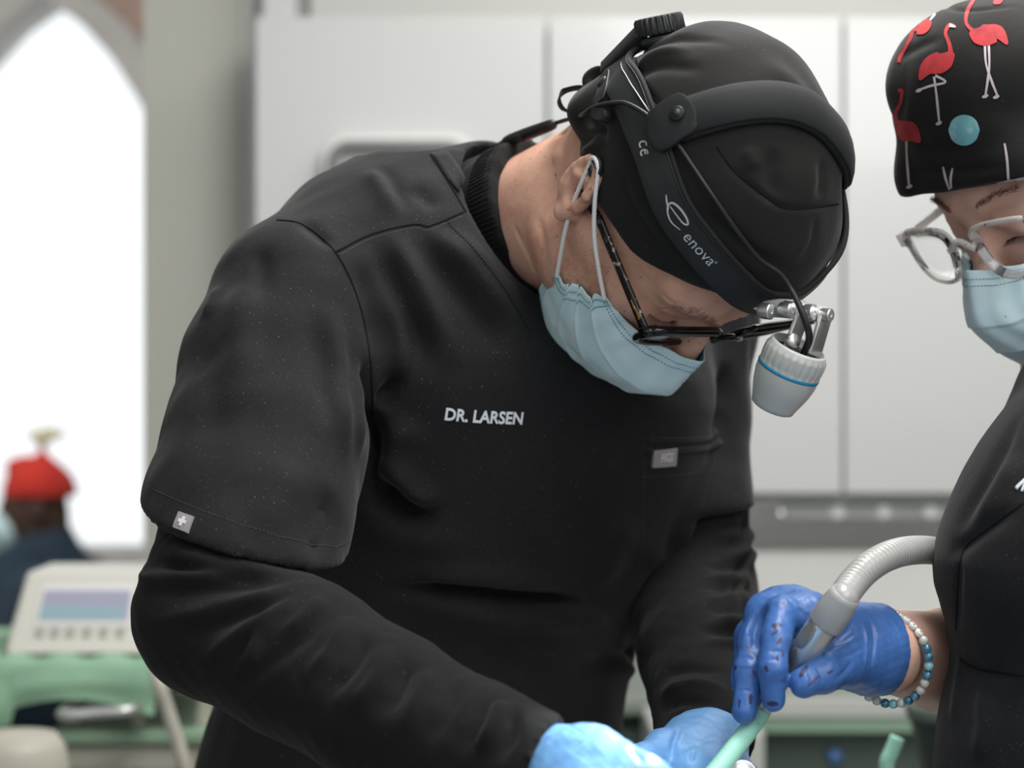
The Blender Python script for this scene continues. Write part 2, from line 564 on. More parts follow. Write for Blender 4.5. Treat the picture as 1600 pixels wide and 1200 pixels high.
# ================================================================== THE BOWED DENTIST
doctor = empty('person', (-0.06, 1.70, 0.60), 'person in black short-sleeved scrubs and black cap bending over work, hands gloved in light blue', 'person')

# head frame: s = his right, f = face forward, u = crown
O = A(1034, 309, 1.47)
fv = Vector((0.25, -0.10, -0.963)).normalized()
uv = Vector((0.64, -0.77, 0.0)); uv = (uv - fv * uv.dot(fv)).normalized()
sv = fv.cross(uv).normalized()
HS = 1.0
def H(s, f, u):
    return O + (sv * s + fv * f + uv * u) * HS
def toH(P):
    q = (P - O) / HS
    return Vector((q.dot(sv), q.dot(fv), q.dot(uv)))
AX = (sv, fv, uv)

# ---- body: head, neck and shoulders in one skin
neck_base = A(800, 357, 1.60)
F = Field((-0.16, 1.22, 1.12), (0.27, 1.72, 1.52), 0.0016)
def hcap(a, b, r0, r1=None):
    return capsule(H(*a), H(*b), r0 * HS, (r0 if r1 is None else r1) * HS)
F.op(ellip(H(0, -0.004, 0.052), AX, (0.077 * HS, 0.098 * HS, 0.084 * HS)))
F.op(ellip(H(0, 0.045, -0.018), AX, (0.060 * HS, 0.052 * HS, 0.085 * HS)), 0.03)
for sg in (1, -1):
    F.op(hcap((sg * 0.052, 0.004, -0.03), (sg * 0.050, 0.014, -0.062), 0.019, 0.015), 0.03)
    F.op(hcap((sg * 0.050, 0.014, -0.062), (sg * 0.020, 0.072, -0.098), 0.015, 0.017), 0.03)
    F.op(hcap((sg * 0.050, 0.058, -0.012), (sg * 0.062, 0.02, -0.008), 0.014, 0.012), 0.025)   # cheekbone
    F.op(hcap((sg * 0.012, 0.092, 0.032), (sg * 0.045, 0.078, 0.034), 0.011, 0.009), 0.014)     # brow ridge
    F.op(hcap((sg * 0.040, 0.045, -0.05), (sg * 0.028, 0.07, -0.07), 0.022, 0.018), 0.025)      # cheek
F.op(hcap((-0.016, 0.076, -0.100), (0.016, 0.076, -0.100), 0.018), 0.02)                        # chin
F.op(hcap((0, 0.080, -0.055), (0, 0.086, -0.070), 0.024, 0.014), 0.02)
F.op(hcap((0, 0.096, 0.020), (0, 0.118, -0.030), 0.007, 0.0115), 0.012)                         # nose
for sg in (1, -1):
    F.op(hcap((sg * 0.011, 0.108, -0.034), (sg * 0.013, 0.100, -0.036), 0.007), 0.006)
    F.op(ellip(H(sg * 0.033, 0.102, 0.010), AX, (0.019, 0.017, 0.013)), 0.012, 'cut')           # socket
    F.op(ellip(H(sg * 0.032, 0.080, 0.010), AX, (0.0145, 0.0135, 0.0125)), 0.006)               # closed lid
    F.op(hcap((sg * 0.022, 0.0925, 0.018), (sg * 0.044, 0.084, 0.019), 0.0035), 0.007)          # upper lid fold
    F.op(hcap((sg * 0.020, 0.093, -0.004), (sg * 0.046, 0.080, -0.002), 0.004), 0.010)          # lower lid bag
# neck
chain(F, [H(0, -0.030, -0.02), A(888, 326, 1.545), neck_base, A(740, 400, 1.63)], [0.055, 0.0500, 0.0535, 0.064], 0.020)
F.op(capsule(H(0.03, 0.0, -0.070), A(835, 400, 1.565), 0.026, 0.030), 0.030)                     # throat side muscle
F.op(ellip(A(735, 455, 1.63), (Vector((0.83, 0.56, 0)), Vector((-0.56, 0.83, 0)), Vector((0, 0, 1))), (0.15, 0.07, 0.070)), 0.012)
# ears
def add_ears(F, H, fv, sv, uv, sides=(1, -1)):
    for sg in sides:
        e1 = (sv * sg * 0.95 - fv * 0.30).normalized()
        tilt = (uv * 0.97 - fv * 0.22).normalized()
        e2 = e1.cross(tilt).normalized()
        if e2.dot(fv) < 0: e2 = -e2                       # e2 = towards the face
        c0 = H(sg * 0.080, -0.010, 0.006)
        F.op(ellip(c0 + e1 * 0.001 - e2 * 0.002, (e1, tilt, e2), (0.0065, 0.029, 0.0170)), 0.010)
        ring = []
        for k in range(15):
            a = math.radians(-35 + 262 * k / 14)            # from the front, over the top, down the back
            rr = 1.0 if k < 10 else 1.0 - 0.05 * (k - 9)
            ring.append(c0 + tilt * math.sin(a) * 0.0278 * rr + e2 * math.cos(a) * 0.0170 * rr * (0.82 if math.cos(a) > 0 else 1) + e1 * 0.0065)
        ring = [c0 + e2 * 0.010 + e1 * 0.003 - tilt * 0.001] + ring[3:]
        chain(F, ring, [0.0026] + [0.0031] * (len(ring) - 1), 0.004)
        ah = [c0 + tilt * 0.016 + e2 * 0.004 + e1 * 0.006, c0 + tilt * 0.006 - e2 * 0.008 + e1 * 0.007, c0 - tilt * 0.008 - e2 * 0.007 + e1 * 0.006, c0 - tilt * 0.015 + e1 * 0.005]
        chain(F, ah, [0.002, 0.0028, 0.0026, 0.002], 0.004)
        F.op(ellip(c0 + e1 * 0.010 + e2 * 0.003 - tilt * 0.003, (e1, tilt, e2), (0.009, 0.010, 0.0065)), 0.004, 'cut')
        F.op(capsule(c0 - tilt * 0.025 + e1 * 0.002 + e2 * 0.005, c0 - tilt * 0.018 + e2 * 0.008, 0.0058, 0.0055), 0.007)
        F.op(capsule(c0 + e2 * 0.0125 + e1 * 0.004 - tilt * 0.006, c0 + e2 * 0.012 - tilt * 0.001 + e1 * 0.003, 0.0038, 0.003), 0.004)
add_ears(F, H, fv, sv, uv)
Vb, Qb = field_mesh(F, 'body', None, 1)
Nb = vnormals(Vb, Qb)
bv_body0 = bvh_of(Vb, Qb)
# skin creases: nape, neck, eye corner, forehead
for pix, wd, dp in (([(800, 345), (822, 395), (842, 440)], 0.0022, -0.0022), ([(838, 330), (850, 380), (856, 440)], 0.004, -0.0012),
                    ([(870, 212), (888, 205)], 0.003, -0.0015), ([(880, 235), (862, 252)], 0.006, 0.0015),
                    ([(1080, 480), (1130, 495), (1180, 497)], 0.0016, -0.0011), ([(1085, 488), (1130, 505), (1175, 506)], 0.0014, -0.0009),
                    ([(1030, 455), (1045, 470), (1062, 478)], 0.0018, -0.0012), ([(1022, 470), (1040, 480)], 0.0012, -0.0008),
                    ([(1028, 486), (1045, 484), (1075, 494)], 0.0014, -0.0014)):
    P, _ = trace(bv_body0, pix, 14)
    Vb = fold(Vb, Nb, P, wd, dp)
me = np_mesh('body', Vb, Qb, [M['skin']])
body = link('body', me, doctor)
bv_body = bvh_of(Vb, Qb)

# lashes, brow and stubble of the visible (right) side
g = Geo()
for k in range(26):
    a = k / 25
    p = H(0.020 + 0.026 * a, 0.0945 - 0.010 * a * a, 0.004 + 0.001 * math.sin(a * 3))
    q = bv_body.find_nearest(p); p = q[0]
    tube_geo(g, [p, p + (fv * 0.0045 + uv * -0.0035 + sv * (a - 0.4) * 0.004)], [0.00025, 0.0001], M['hair'], 4)
g.build('eyelashes', doctor)
g = Geo()
for k in range(90):
    a = rng.random(); b_ = rng.normal() * 0.0024
    p = H(0.014 + 0.036 * a, 0.105 - 0.02 * a, 0.038 + b_ - 0.003 * (a - .5) ** 2 * 8)
    q = bv_body.find_nearest(p)
    d = (sv * 0.8 + uv * rng.normal() * 0.4 + q[1] * 0.35).normalized()
    tube_geo(g, [q[0], q[0] + d * 0.005], [0.00014, 0.00006], M['brow_pale'], 3)
g.build('eyebrow', doctor)
g = Geo()
for k in range(900):
    px = rng.uniform(838, 960); py = rng.uniform(330, 480)
    if px < 838 + (480 - py) * 0.1 or rng.random() > min(1, max(0.12, (py - 350) / 90)): continue
    p, n = look(bv_body, px, py)
    if p is None: continue
    d = (n * 0.5 + fv * 0.5 * rng.random() - uv * 0.7 + Vector(rng.normal(size=3) * 0.15)).normalized()
    tube_geo(g, [p, p + d * rng.uniform(0.001, 0.0022)], [0.00016, 0.00007], M['grey_hair'], 3)
o = g.build('stubble', doctor); tag(o, kind='stuff')

# ---- cloth cap
F = Field((-0.06, 1.22, 1.16), (0.31, 1.62, 1.58), 0.0018)
F.op(ellip(H(0.0, 0.000, 0.054), AX, (0.090 * HS, 0.0970 * HS, 0.0955 * HS)))
F.op(ellip(H(0.0, -0.035, 0.075), AX, (0.064 * HS, 0.064 * HS, 0.064 * HS)), 0.03)       # gathered crown at the back
F.op(ellip(H(0.0, -0.074, -0.004), AX, (0.058, 0.024, 0.036)), 0.03)
F.op(hcap((-0.034, 0.050, 0.070), (-0.008, 0.058, 0.078), 0.042), 0.02)
F.op(hcap((0.060, 0.0, -0.002), (0.058, 0.045, 0.03), 0.022, 0.020), 0.02)
F.op(hcap((-0.060, 0.0, -0.002), (-0.058, 0.045, 0.03), 0.022, 0.020), 0.02)
On = npv(O); sN, fN, uN = npv(sv), npv(fv), npv(uv)
EF = [-0.13, -0.09, -0.045, -0.018, 0.000, 0.038, 0.075, 0.10, 0.13]
EU = [-0.040, -0.036, -0.024, 0.000, 0.018, 0.035, 0.054, 0.070, 0.085]
def cap_edge(X, Y, Z):
    dx, dy, dz = (X - On[0]) / HS, (Y - On[1]) / HS, (Z - On[2]) / HS
    f_ = dx * fN[0] + dy * fN[1] + dz * fN[2]; u_ = dx * uN[0] + dy * uN[1] + dz * uN[2]
    return (np.interp(f_, EF, EU) - u_) * 0.8
F.keep(cap_edge, 0.004)
Vc, Qc = field_mesh(F, 'cap', None, 2)
Nc = vnormals(Vc, Qc)
bc0 = bvh_of(Vc, Qc)
def folds(V, N, bvh, lst, n=26):
    for pix, wd, dp in lst:
        P, _ = trace(bvh, pix, n)
        V = fold(V, N, P, wd, dp)
    return V
Vc = folds(Vc, Nc, bc0, [
    ([(990, 85), (1040, 62), (1100, 62), (1160, 78)], 0.005, -0.0045), ([(985, 108), (1030, 84), (1090, 80)], 0.005, 0.004),
    ([(975, 122), (1030, 105), (1110, 108)], 0.005, -0.0035), ([(990, 90), (1010, 140), (1045, 180)], 0.0025, -0.003),
    ([(905, 225), (940, 200), (960, 180)], 0.004, -0.004), ([(905, 245), (935, 225), (965, 215)], 0.004, 0.003),
    ([(915, 175), (935, 195), (950, 230)], 0.004, -0.004), ([(928, 150), (940, 175), (945, 200)], 0.003, 0.003),
    ([(1120, 230), (1150, 270), (1200, 310), (1235, 326), (1310, 318)], 0.0022, -0.0025),
    ([(1215, 225), (1205, 270), (1215, 320)], 0.007, -0.004), ([(1165, 225), (1180, 270)], 0.006, 0.003),
    ([(1280, 240), (1285, 280), (1278, 320)], 0.006, -0.003), ([(1080, 300), (1120, 350), (1180, 400), (1250, 425)], 0.006, -0.003),
    ([(1275, 330), (1270, 380), (1240, 420)], 0.004, -0.002), ([(960, 260), (990, 330), (1040, 400)], 0.006, -0.003),
    ([(1180, 85), (1240, 130), (1290, 190)], 0.010, 0.002)])
Vc += Nc * (sm_noise(Vc, 22, 3) * 0.0011)[:, None]
cap = link('surgical_cap', np_mesh('surgical_cap', Vc, Qc, [M['cap']]), doctor)
bv_cap = bvh_of(Vc, Qc)
# cap seams, rim, tie bow and mask button belong to the cap
g = Geo()
for pix in ([(992, 88), (1012, 140), (1046, 182)], [(1120, 230), (1150, 270), (1200, 310), (1235, 327), (1310, 319)]):
    P, N = trace(bv_cap, pix, 30)
    tube_geo(g, [p - n * 0.0003 for p, n in zip(P, N)], 0.0008, M['seam'], 6)
g.build('seam', cap)
g = Geo()
def touching(px, py, lo=1.30, hi=1.62, bias=0.0):
    """the point in line with (px, py) that lies closest to the cap"""
    best = min((A(px, py, d_) for d_ in np.linspace(lo, hi, 65)), key=lambda p_: bv_cap.find_nearest(p_)[3])
    return A(px, py, best.y + bias)
bd = touching(926, 145).y
bow = catmull([A(925, 160, bd), A(905, 178, bd), A(880, 172, bd - .004), A(872, 155, bd - .004), A(880, 142, bd), A(905, 136, bd), A(926, 142, bd + .004), A(935, 150, bd)], 6)
ribbon(g, bow, [Vector((-0.1, -0.45, 0.2)) if False else (A(903, 157, bd - .002) - p) for p in bow], 0.010, 0.0012, M['cap'])
bow = catmull([A(935, 152, bd - .004), A(922, 138, bd), A(918, 122, bd), A(935, 112, bd + .004), A(950, 122, bd)], 6)
ribbon(g, bow, [(A(940, 135, bd - .004) - p) + Vector((0, -0.01, 0)) for p in bow], 0.010, 0.0012, M['cap'])
tube_geo(g, [A(922, 150, bd - .004), A(945, 142, bd)], [0.007, 0.008], M['cap'], 10)
o = g.build('tie', cap)
# button
p, n = look(bv_cap, 936, 262)
bp = p + n * 0.001
g = Geo()
lathe(g, bp, n, [(0, 0.0082), (0.0018, 0.0088), (0.0034, 0.0086), (0.0040, 0.0074), (0.0034, 0.006), (0.0034, 0.0)], M['plastic'], 32)
tx = sv.cross(n).normalized(); ty = n.cross(tx)
for a, b_ in ((1, 1), (1, -1)):
    d = (tx * a + ty * b_).normalized()
    tube_geo(g, [bp + n * 0.0036 - d * 0.003, bp + n * 0.0036 + d * 0.003], 0.00055, M['label_grey'], 6)
o = g.build('button', cap)
button_pos, button_n = bp.copy(), n.copy()

# ---- scrub top
shR, shL = A(462, 482, 1.515), A(1082, 500, 1.745)
s_t = (shR - shL); s_t.z = 0; s_t.normalize()              # his right
n_t = Vector((-s_t.y, s_t.x, 0))
if n_t.y > 0: n_t = -n_t
TZ = [0.90, 0.965, 1.10, 1.197, 1.30, 1.375, 1.43, 1.47]
TC = [(-0.100, 1.745), (-0.090, 1.735), (-0.055, 1.700), (-0.012, 1.665), (-0.002, 1.64), (-0.022, 1.63), (-0.035, 1.63), (-0.045, 1.63)]
TW = [0.19, 0.190, 0.186, 0.178, 0.192, 0.185, 0.125, 0.06]
TE = [0.14, 0.138, 0.122, 0.128, 0.130, 0.112, 0.085, 0.05]
def stack(zs, cs, ws, es, s_, n_, p=2.35, grow=0.0):
    zs = np.array(zs); cx = np.array([c[0] for c in cs]); cy = np.array([c[1] for c in cs])
    def sp(z, vals):
        v = np.interp(z, zs, vals)
        d_ = 0.02
        return (v + np.interp(z - d_, zs, vals) + np.interp(z + d_, zs, vals)) / 3
    def fn(X, Y, Z):
        x0, y0, ww, ee = sp(Z, cx), sp(Z, cy), sp(Z, ws) + grow, sp(Z, es) + grow
        a = np.abs((X - x0) * s_.x + (Y - y0) * s_.y) / ww; b = np.abs((X - x0) * n_.x + (Y - y0) * n_.y) / ee
        r = (a ** p + b ** p) ** (1 / p)
        d = (r - 1) * np.minimum(ww, ee) * 0.9
        dz = np.maximum(zs[0] - Z, Z - zs[-1])
        return np.maximum(d, dz)
    R = max(max(ws), max(es)) + grow
    return fn, np.array([cx.min() - R, cy.min() - R, zs[0]]), np.array([cx.max() + R, cy.max() + R, zs[-1]])
BK = (s_t, n_t, Vector((0, 0, 1)))
neck_dir = (H(0, -0.03, -0.02) - neck_base).normalized()

F = Field((-0.34, 1.28, 0.90), (0.30, 1.92, 1.54), 0.003)
F.op(stack(TZ, TC, TW, TE, s_t, n_t))
F.op(ellip(A(655, 398, 1.60), BK, (0.120, 0.095, 0.078)), 0.05)                 # rounded upper back
F.op(capsule(A(740, 365, 1.625), shR + Vector((0.01, 0, 0.005)), 0.066, 0.058), 0.04)
F.op(capsule(A(800, 400, 1.63), shL, 0.065, 0.055), 0.04)
F.op(capsule(A(770, 362, 1.60), neck_base + neck_dir * 0.012, 0.063, 0.060), 0.03)   # neck opening build up
# right sleeve
slv = [shR, A(436, 570, 1.49), A(415, 690, 1.455), A(390, 800, 1.425), A(372, 900, 1.40)]
chain(F, slv, [0.063, 0.071, 0.073, 0.0745, 0.076], 0.03, kin=0.01)
slvL = [shL, A(1068, 640, 1.74), A(1068, 790, 1.72), A(1068, 850, 1.72)]
chain(F, slvL, [0.052, 0.058, 0.060, 0.062], 0.03, kin=0.01)
hemR_n = Vector((-0.27, 0.10, -0.955)).normalized(); hemR_p = A(375, 868, 1.345)
hemL_n = Vector((0.05, 0.0, -1)).normalized(); hemL_p = A(1170, 795, 1.72)
def hem_cut(axis_a, axis_b, R, p, n):
    a, b = npv(axis_a), npv(axis_b); p = npv(p); n = npv(n)
    def fn(X, Y, Z):
        d, t = seg_d((X, Y, Z), a, b)
        pl = -((X - p[0]) * n[0] + (Y - p[1]) * n[1] + (Z - p[2]) * n[2])
        return np.maximum(d - R, pl)
    return fn, np.minimum(a, b) - R, np.maximum(a, b) + R
F2 = F
# separate sleeve part below the hem is removed only where it is outside the torso
tfn = stack(TZ, TC, TW, TE, s_t, n_t, grow=0.006)[0]
def minus_torso(prim):
    fn, lo, hi = prim
    return (lambda X, Y, Z: np.maximum(fn(X, Y, Z), -tfn(X, Y, Z))), lo, hi
F.op(minus_torso(hem_cut(slv[3], A(360, 1000, 1.38), 0.098, hemR_p, hemR_n)), 0.005, 'cut')
F.op(minus_torso(hem_cut(slvL[2], A(1068, 900, 1.72), 0.075, hemL_p, hemL_n)), 0.005, 'cut')
F.op(minus_torso(capsule(A(397, 775, 1.43), A(365, 930, 1.395), 0.067, 0.072)), 0.004, 'cut')    # hollow of the sleeve
# neck opening
F.op(capsule(neck_base + neck_dir * 0.038, neck_base + neck_dir * 0.15, 0.077, 0.083), 0.006, 'cut')
Vs, Qs = field_mesh(F, 'scrub', None, 3)
Ns = vnormals(Vs, Qs)
bs0 = bvh_of(Vs, Qs)
SCRUB_FOLDS = [
    # yoke and shoulder
    ([(575, 262), (600, 300), (622, 345)], 0.008, 0.004), ([(590, 258), (618, 300), (640, 340)], 0.006, -0.003),
    ([(640, 290), (665, 310), (690, 330)], 0.008, -0.003), ([(470, 345), (500, 370), (520, 392)], 0.005, -0.003),
    # pulls from the yoke down the chest
    ([(600, 352), (640, 420), (690, 520), (720, 590)], 0.010, 0.006), ([(585, 362), (612, 430), (648, 520), (668, 600)], 0.009, -0.006),
    ([(655, 348), (720, 405), (775, 470), (820, 520)], 0.009, 0.006), ([(640, 362), (700, 430), (755, 505), (800, 560)], 0.009, -0.005),
    ([(700, 350), (760, 420), (830, 500)], 0.008, 0.004), ([(560, 400), (580, 480), (592, 560)], 0.010, -0.004),
    ([(610, 420), (628, 500), (618, 580), (600, 620)], 0.010, 0.006),
    # arm pit
    ([(572, 545), (576, 620), (584, 690), (575, 780)], 0.007, -0.012), ([(590, 640), (612, 605), (622, 570)], 0.006, -0.010),
    ([(556, 560), (558, 640), (566, 720)], 0.010, 0.004),
    ([(640, 640), (620, 700), (606, 760)], 0.016, 0.006),
    # belly folds
    ([(600, 700), (640, 760), (690, 800)], 0.010, 0.008), ([(590, 735), (620, 785), (690, 822)], 0.010, -0.010),
    ([(560, 780), (600, 830), (700, 850), (800, 840)], 0.014, 0.003),
    ([(575, 925), (660, 922), (760, 930), (860, 944), (950, 952)], 0.007, -0.011), ([(600, 900), (700, 898), (800, 905), (900, 925)], 0.012, 0.005),
    ([(620, 955), (720, 955), (850, 968), (950, 975)], 0.013, 0.007),
    ([(880, 1042), (940, 1032), (1000, 1022)], 0.007, -0.007), ([(900, 1062), (950, 1052), (1000, 1048)], 0.010, 0.004),
    ([(700, 1000), (800, 1040), (900, 1120)], 0.016, -0.004), ([(820, 700), (880, 780), (930, 880)], 0.020, -0.003),
    ([(1000, 790), (960, 860), (940, 930)], 0.016, 0.003), ([(870, 560), (900, 640), (960, 700)], 0.018, -0.004),
    ([(1110, 700), (1085, 780), (1055, 880), (1030, 980)], 0.012, 0.005), ([(1135, 560), (1128, 640), (1118, 700)], 0.010, -0.006),
    # sleeve
    ([(300, 520), (330, 620), (338, 720)], 0.014, -0.003), ([(360, 440), (378, 520), (372, 600)], 0.014, 0.003),
    ([(520, 470), (528, 560), (535, 660), (545, 740)], 0.009, 0.004), ([(500, 480), (505, 580), (510, 680)], 0.010, -0.004),
    ([(400, 380), (410, 430), (402, 480)], 0.008, -0.003), ([(345, 440), (332, 460), (318, 500)], 0.007, 0.003),
    ([(470, 720), (430, 790), (400, 850)], 0.014, 0.003), ([(520, 760), (500, 830), (480, 880)], 0.010, -0.003),
]
Vs = folds(Vs, Ns, bs0, [(a_, b_, c_ * 1.45) for a_, b_, c_ in SCRUB_FOLDS])
Vs += Ns * (sm_noise(Vs, 7, 11) * 0.0022 + sm_noise(Vs, 22, 5) * 0.0006)[:, None]
Vs = smooth_verts(Vs, Qs, 1, 0.5)
scrub = link('scrub_top', np_mesh('scrub_top', Vs, Qs, [M['scrub']]), doctor)
bv_s = bvh_of(Vs, Qs)
# ---- details of the scrub top
def seam_lines(bvh, parent, lst, mt, r=0.0008, name='seam', lift=0.0):
    for pix in lst:
        g = Geo()
        P, N = trace(bvh, pix, 40)
        tube_geo(g, [p + n * lift for p, n in zip(P, N)], r, mt, 6)
        g.build(name, parent)
seam_lines(bv_s, scrub, [
    [(433, 344), (475, 352), (525, 395), (560, 470), (578, 560), (583, 650)],
    [(525, 394), (580, 366), (648, 350), (668, 354), (720, 333), (744, 320)]], M['seam'], 0.0009)
seam_lines(bv_s, scrub, [[(530, 399), (582, 372), (648, 356), (668, 360), (722, 338)]], M['seam_light'], 0.0003, 'stitching')
# dotted stitches of the neckline, sleeve hem, pocket
def stitches(bvh, parent, pix, mt, pitch=0.0026, r=0.00032, name='stitching'):
    P, N = trace(bvh, pix, 8)
    L = sum((P[i + 1] - P[i]).length for i in range(len(P) - 1))
    n = int(L / pitch); Pd = resample(P, n * 2)
    g = Geo()
    for i in range(0, n * 2 - 1, 2):
        q = bvh.find_nearest(Pd[i]); q2 = bvh.find_nearest(Pd[i + 1])
        nn = q[1] if q[1].dot(q[0] - CAM) < 0 else -q[1]
        tube_geo(g, [q[0] + nn * r * 0.6, q2[0] + nn * r * 0.6], r, mt, 5)
    g.build(name, parent)
stitches(bv_s, scrub, [(700, 348), (745, 395), (790, 455), (830, 520)], M['seam'], r=0.0005)
stitches(bv_s, scrub, [(240, 765), (310, 796), (400, 828), (480, 850), (525, 855), (545, 845)], M['seam_light'])
stitches(bv_s, scrub, [(1008, 684), (1060, 685), (1102, 682), (1116, 668)], M['seam_light'])
stitches(bv_s, scrub, [(1004, 704), (1060, 702), (1110, 696), (1126, 686)], M['seam_light'])
stitches(bv_s, scrub, [(1004, 745), (1050, 744), (1100, 738)], M['seam_light'])
stitches(bv_s, scrub, [(1008, 684), (1005, 760), (1002, 860), (994, 940), (990, 1018)], M['seam_light'])
stitches(bv_s, scrub, [(1122, 700), (1108, 745), (1096, 790)], M['seam_light'])
# pocket welt: a raised double lip
for pix in ([(1008, 687), (1060, 688), (1104, 685), (1118, 671)], [(1006, 706), (1060, 704), (1112, 698), (1126, 688)]):
    P, N = trace(bv_s, pix, 20)
    g = Geo(); ribbon(g, P, N, 0.005, 0.0009, M['scrub'])
    g.build('pocket_edge', scrub)
# back collar band
P, N = trace(bv_s, [(686, 238), (702, 262), (722, 296), (740, 326)], 20)
g = Geo(); ribbon(g, P, N, [0.013 + 0.005 * math.sin(i / 19 * 3.1) for i in range(20)], 0.0016, M['scrub'])
cb = g.build('collar_band', scrub)
P, N = trace(bv_s, [(672, 242), (690, 268), (710, 300), (727, 330)], 20)
g = Geo(); tube_geo(g, P, 0.0008, M['seam'], 6); g.build('seam', scrub)

def text_tris(s, bold=0.0, extrude=0.0, spacing=1.0):
    cu = bpy.data.curves.new('txt', 'FONT'); cu.body = s; cu.offset = bold; cu.extrude = extrude
    cu.space_character = spacing; cu.resolution_u = 4; cu.fill_mode = 'BOTH'
    o = bpy.data.objects.new('txt', cu); COL.objects.link(o)
    dg = bpy.context.evaluated_depsgraph_get(); dg.update()
    me = bpy.data.meshes.new_from_object(o.evaluated_get(dg))
    V = [v.co.copy() for v in me.vertices]; Fc = [tuple(p.vertices) for p in me.polygons]
    bpy.data.objects.remove(o); bpy.data.curves.remove(cu); bpy.data.meshes.remove(me)
    x0 = min(v.x for v in V); x1 = max(v.x for v in V); y0 = min(v.y for v in V)
    return [Vector(((v.x - x0) / (x1 - x0), (v.y - y0) / (x1 - x0), v.z)) for v in V], Fc
def put_text(g, bvh, s, pa, pb, mt, bold=0.0, lift=0.0004, thick=0.0005, spacing=1.0, stretch=1.0, dflt=1.5):
    """write s on a surface from the point seen at pa to the one at pb"""
    V, Fc = text_tris(s, bold, 0.5, spacing)
    a, n1 = look(bvh, pa[0], pa[1], dflt); b, n2 = look(bvh, pb[0], pb[1], dflt)
    ex = (b - a); L = ex.length; ex.normalize(); n = (n1 + n2).normalized()
    n = (n - ex * n.dot(ex)).normalized(); ey = n.cross(ex)
    if ey.dot((CAM - a).normalized().cross(ex)) < 0: ey = -ey
    out = []
    for v in V:
        p = a + ex * v.x * L + ey * v.y * L * stretch
        q = bvh.ray_cast(p + n * 0.02, -n, 0.06)
        base = q[0] if q[0] is not None else p
        out.append(base + n * (lift + thick * (0.5 + v.z)))
    g.add(out, Fc, mt)
g = Geo()
put_text(g, bv_s, 'DR. LARSEN', (694, 656), (815, 663), M['thread_white'], bold=0.022, thick=0.0009, stretch=1.12)
o = g.build('embroidered_name', scrub, smooth=False); tag(o, 'white embroidered lettering')
# woven labels
def patch(bvh, corners, mt, lift=0.0008, nx=8, ny=8):
    """small piece of cloth following the surface between four seen corners"""
    C4 = [look(bvh, *c, 1.5) for c in corners]
    n = sum((c[1] for c in C4), Vector()).normalized(); vs = []; fs = []
    for layer in (lift, 0.0):
        for j in range(ny + 1):
            for i in range(nx + 1):
                u, v = i / nx, j / ny
                p = (C4[0][0] * (1 - u) + C4[1][0] * u) * (1 - v) + (C4[3][0] * (1 - u) + C4[2][0] * u) * v
                q = bvh.ray_cast(p + n * 0.02, -n, 0.05)
                vs.append((q[0] if q[0] is not None else p) + n * layer)
    K = (nx + 1) * (ny + 1)
    for j in range(ny):
        for i in range(nx):
            a = j * (nx + 1) + i
            fs.append((a, a + 1, a + nx + 2, a + nx + 1)); fs.append((K + a, K + a + nx + 1, K + a + nx + 2, K + a + 1))
    for i in range(nx):
        fs.append((i, K + i, K + i + 1, i + 1)); a = ny * (nx + 1) + i; fs.append((a, a + 1, K + a + 1, K + a))
    for j in range(ny):
        a = j * (nx + 1); fs.append((a, a + nx + 1, K + a + nx + 1, K + a)); a += nx; fs.append((a, K + a, K + a + nx + 1, a + nx + 1))
    return vs, fs, n, C4
g = Geo()
vs, fs, n, C4 = patch(bv_s, [(1020, 704), (1056, 700), (1054, 727), (1018, 730)], M['label_grey'], 0.0022)
g.add(vs, fs, M['label_grey'])
put_text(g, bv_s, 'FIGS', (1029, 721), (1047, 719), M['label_print'], bold=0.0, lift=0.0024, thick=0.0003, stretch=1.3)
o = g.build('pocket_label', scrub, smooth=False); tag(o, 'grey woven label with pale lettering')
g = Geo()
vs, fs, n, C4 = patch(bv_s, [(281, 800), (304, 808), (295, 834), (272, 825)], M['label_grey'], 0.0020)
g.add(vs, fs, M['label_grey'])
c = (C4[0][0] + C4[1][0] + C4[2][0] + C4[3][0]) / 4
nq = (C4[1][0] - C4[0][0]).cross(C4[3][0] - C4[0][0]).normalized()
if nq.dot(n) < 0: nq = -nq
c = c + nq * 0.0030; n = nq
ex = (C4[1][0] - C4[0][0]).normalized(); ey = n.cross(ex).normalized()
g.box(c, (0.0033, 0.0012, 0.0003), M['label_print'], (ex, ey, n))
for k in (-1, 1):
    g.box(c + ey * 0.0022 * k, (0.0012, 0.0012, 0.0003), M['label_print'], (ex, ey, n))
o = g.build('sleeve_label', scrub, smooth=False); tag(o, 'grey woven label with pale cross')
# trousers
g = Geo()
F = Field((-0.34, 1.50, 0.60), (0.20, 1.96, 1.02), 0.006)
TCz = [0.58, 0.70, 0.95, 1.01]
F.op(stack(TCz, [(-0.10, 1.765), (-0.10, 1.76), (-0.095, 1.745), (-0.09, 1.74)], [0.185, 0.185, 0.180, 0.10], [0.135, 0.135, 0.128, 0.06], s_t, n_t))
Vt, Qt = field_mesh(F, 't', None, 2)
link('trousers', np_mesh('trousers', Vt, Qt, [M['under']]), doctor)

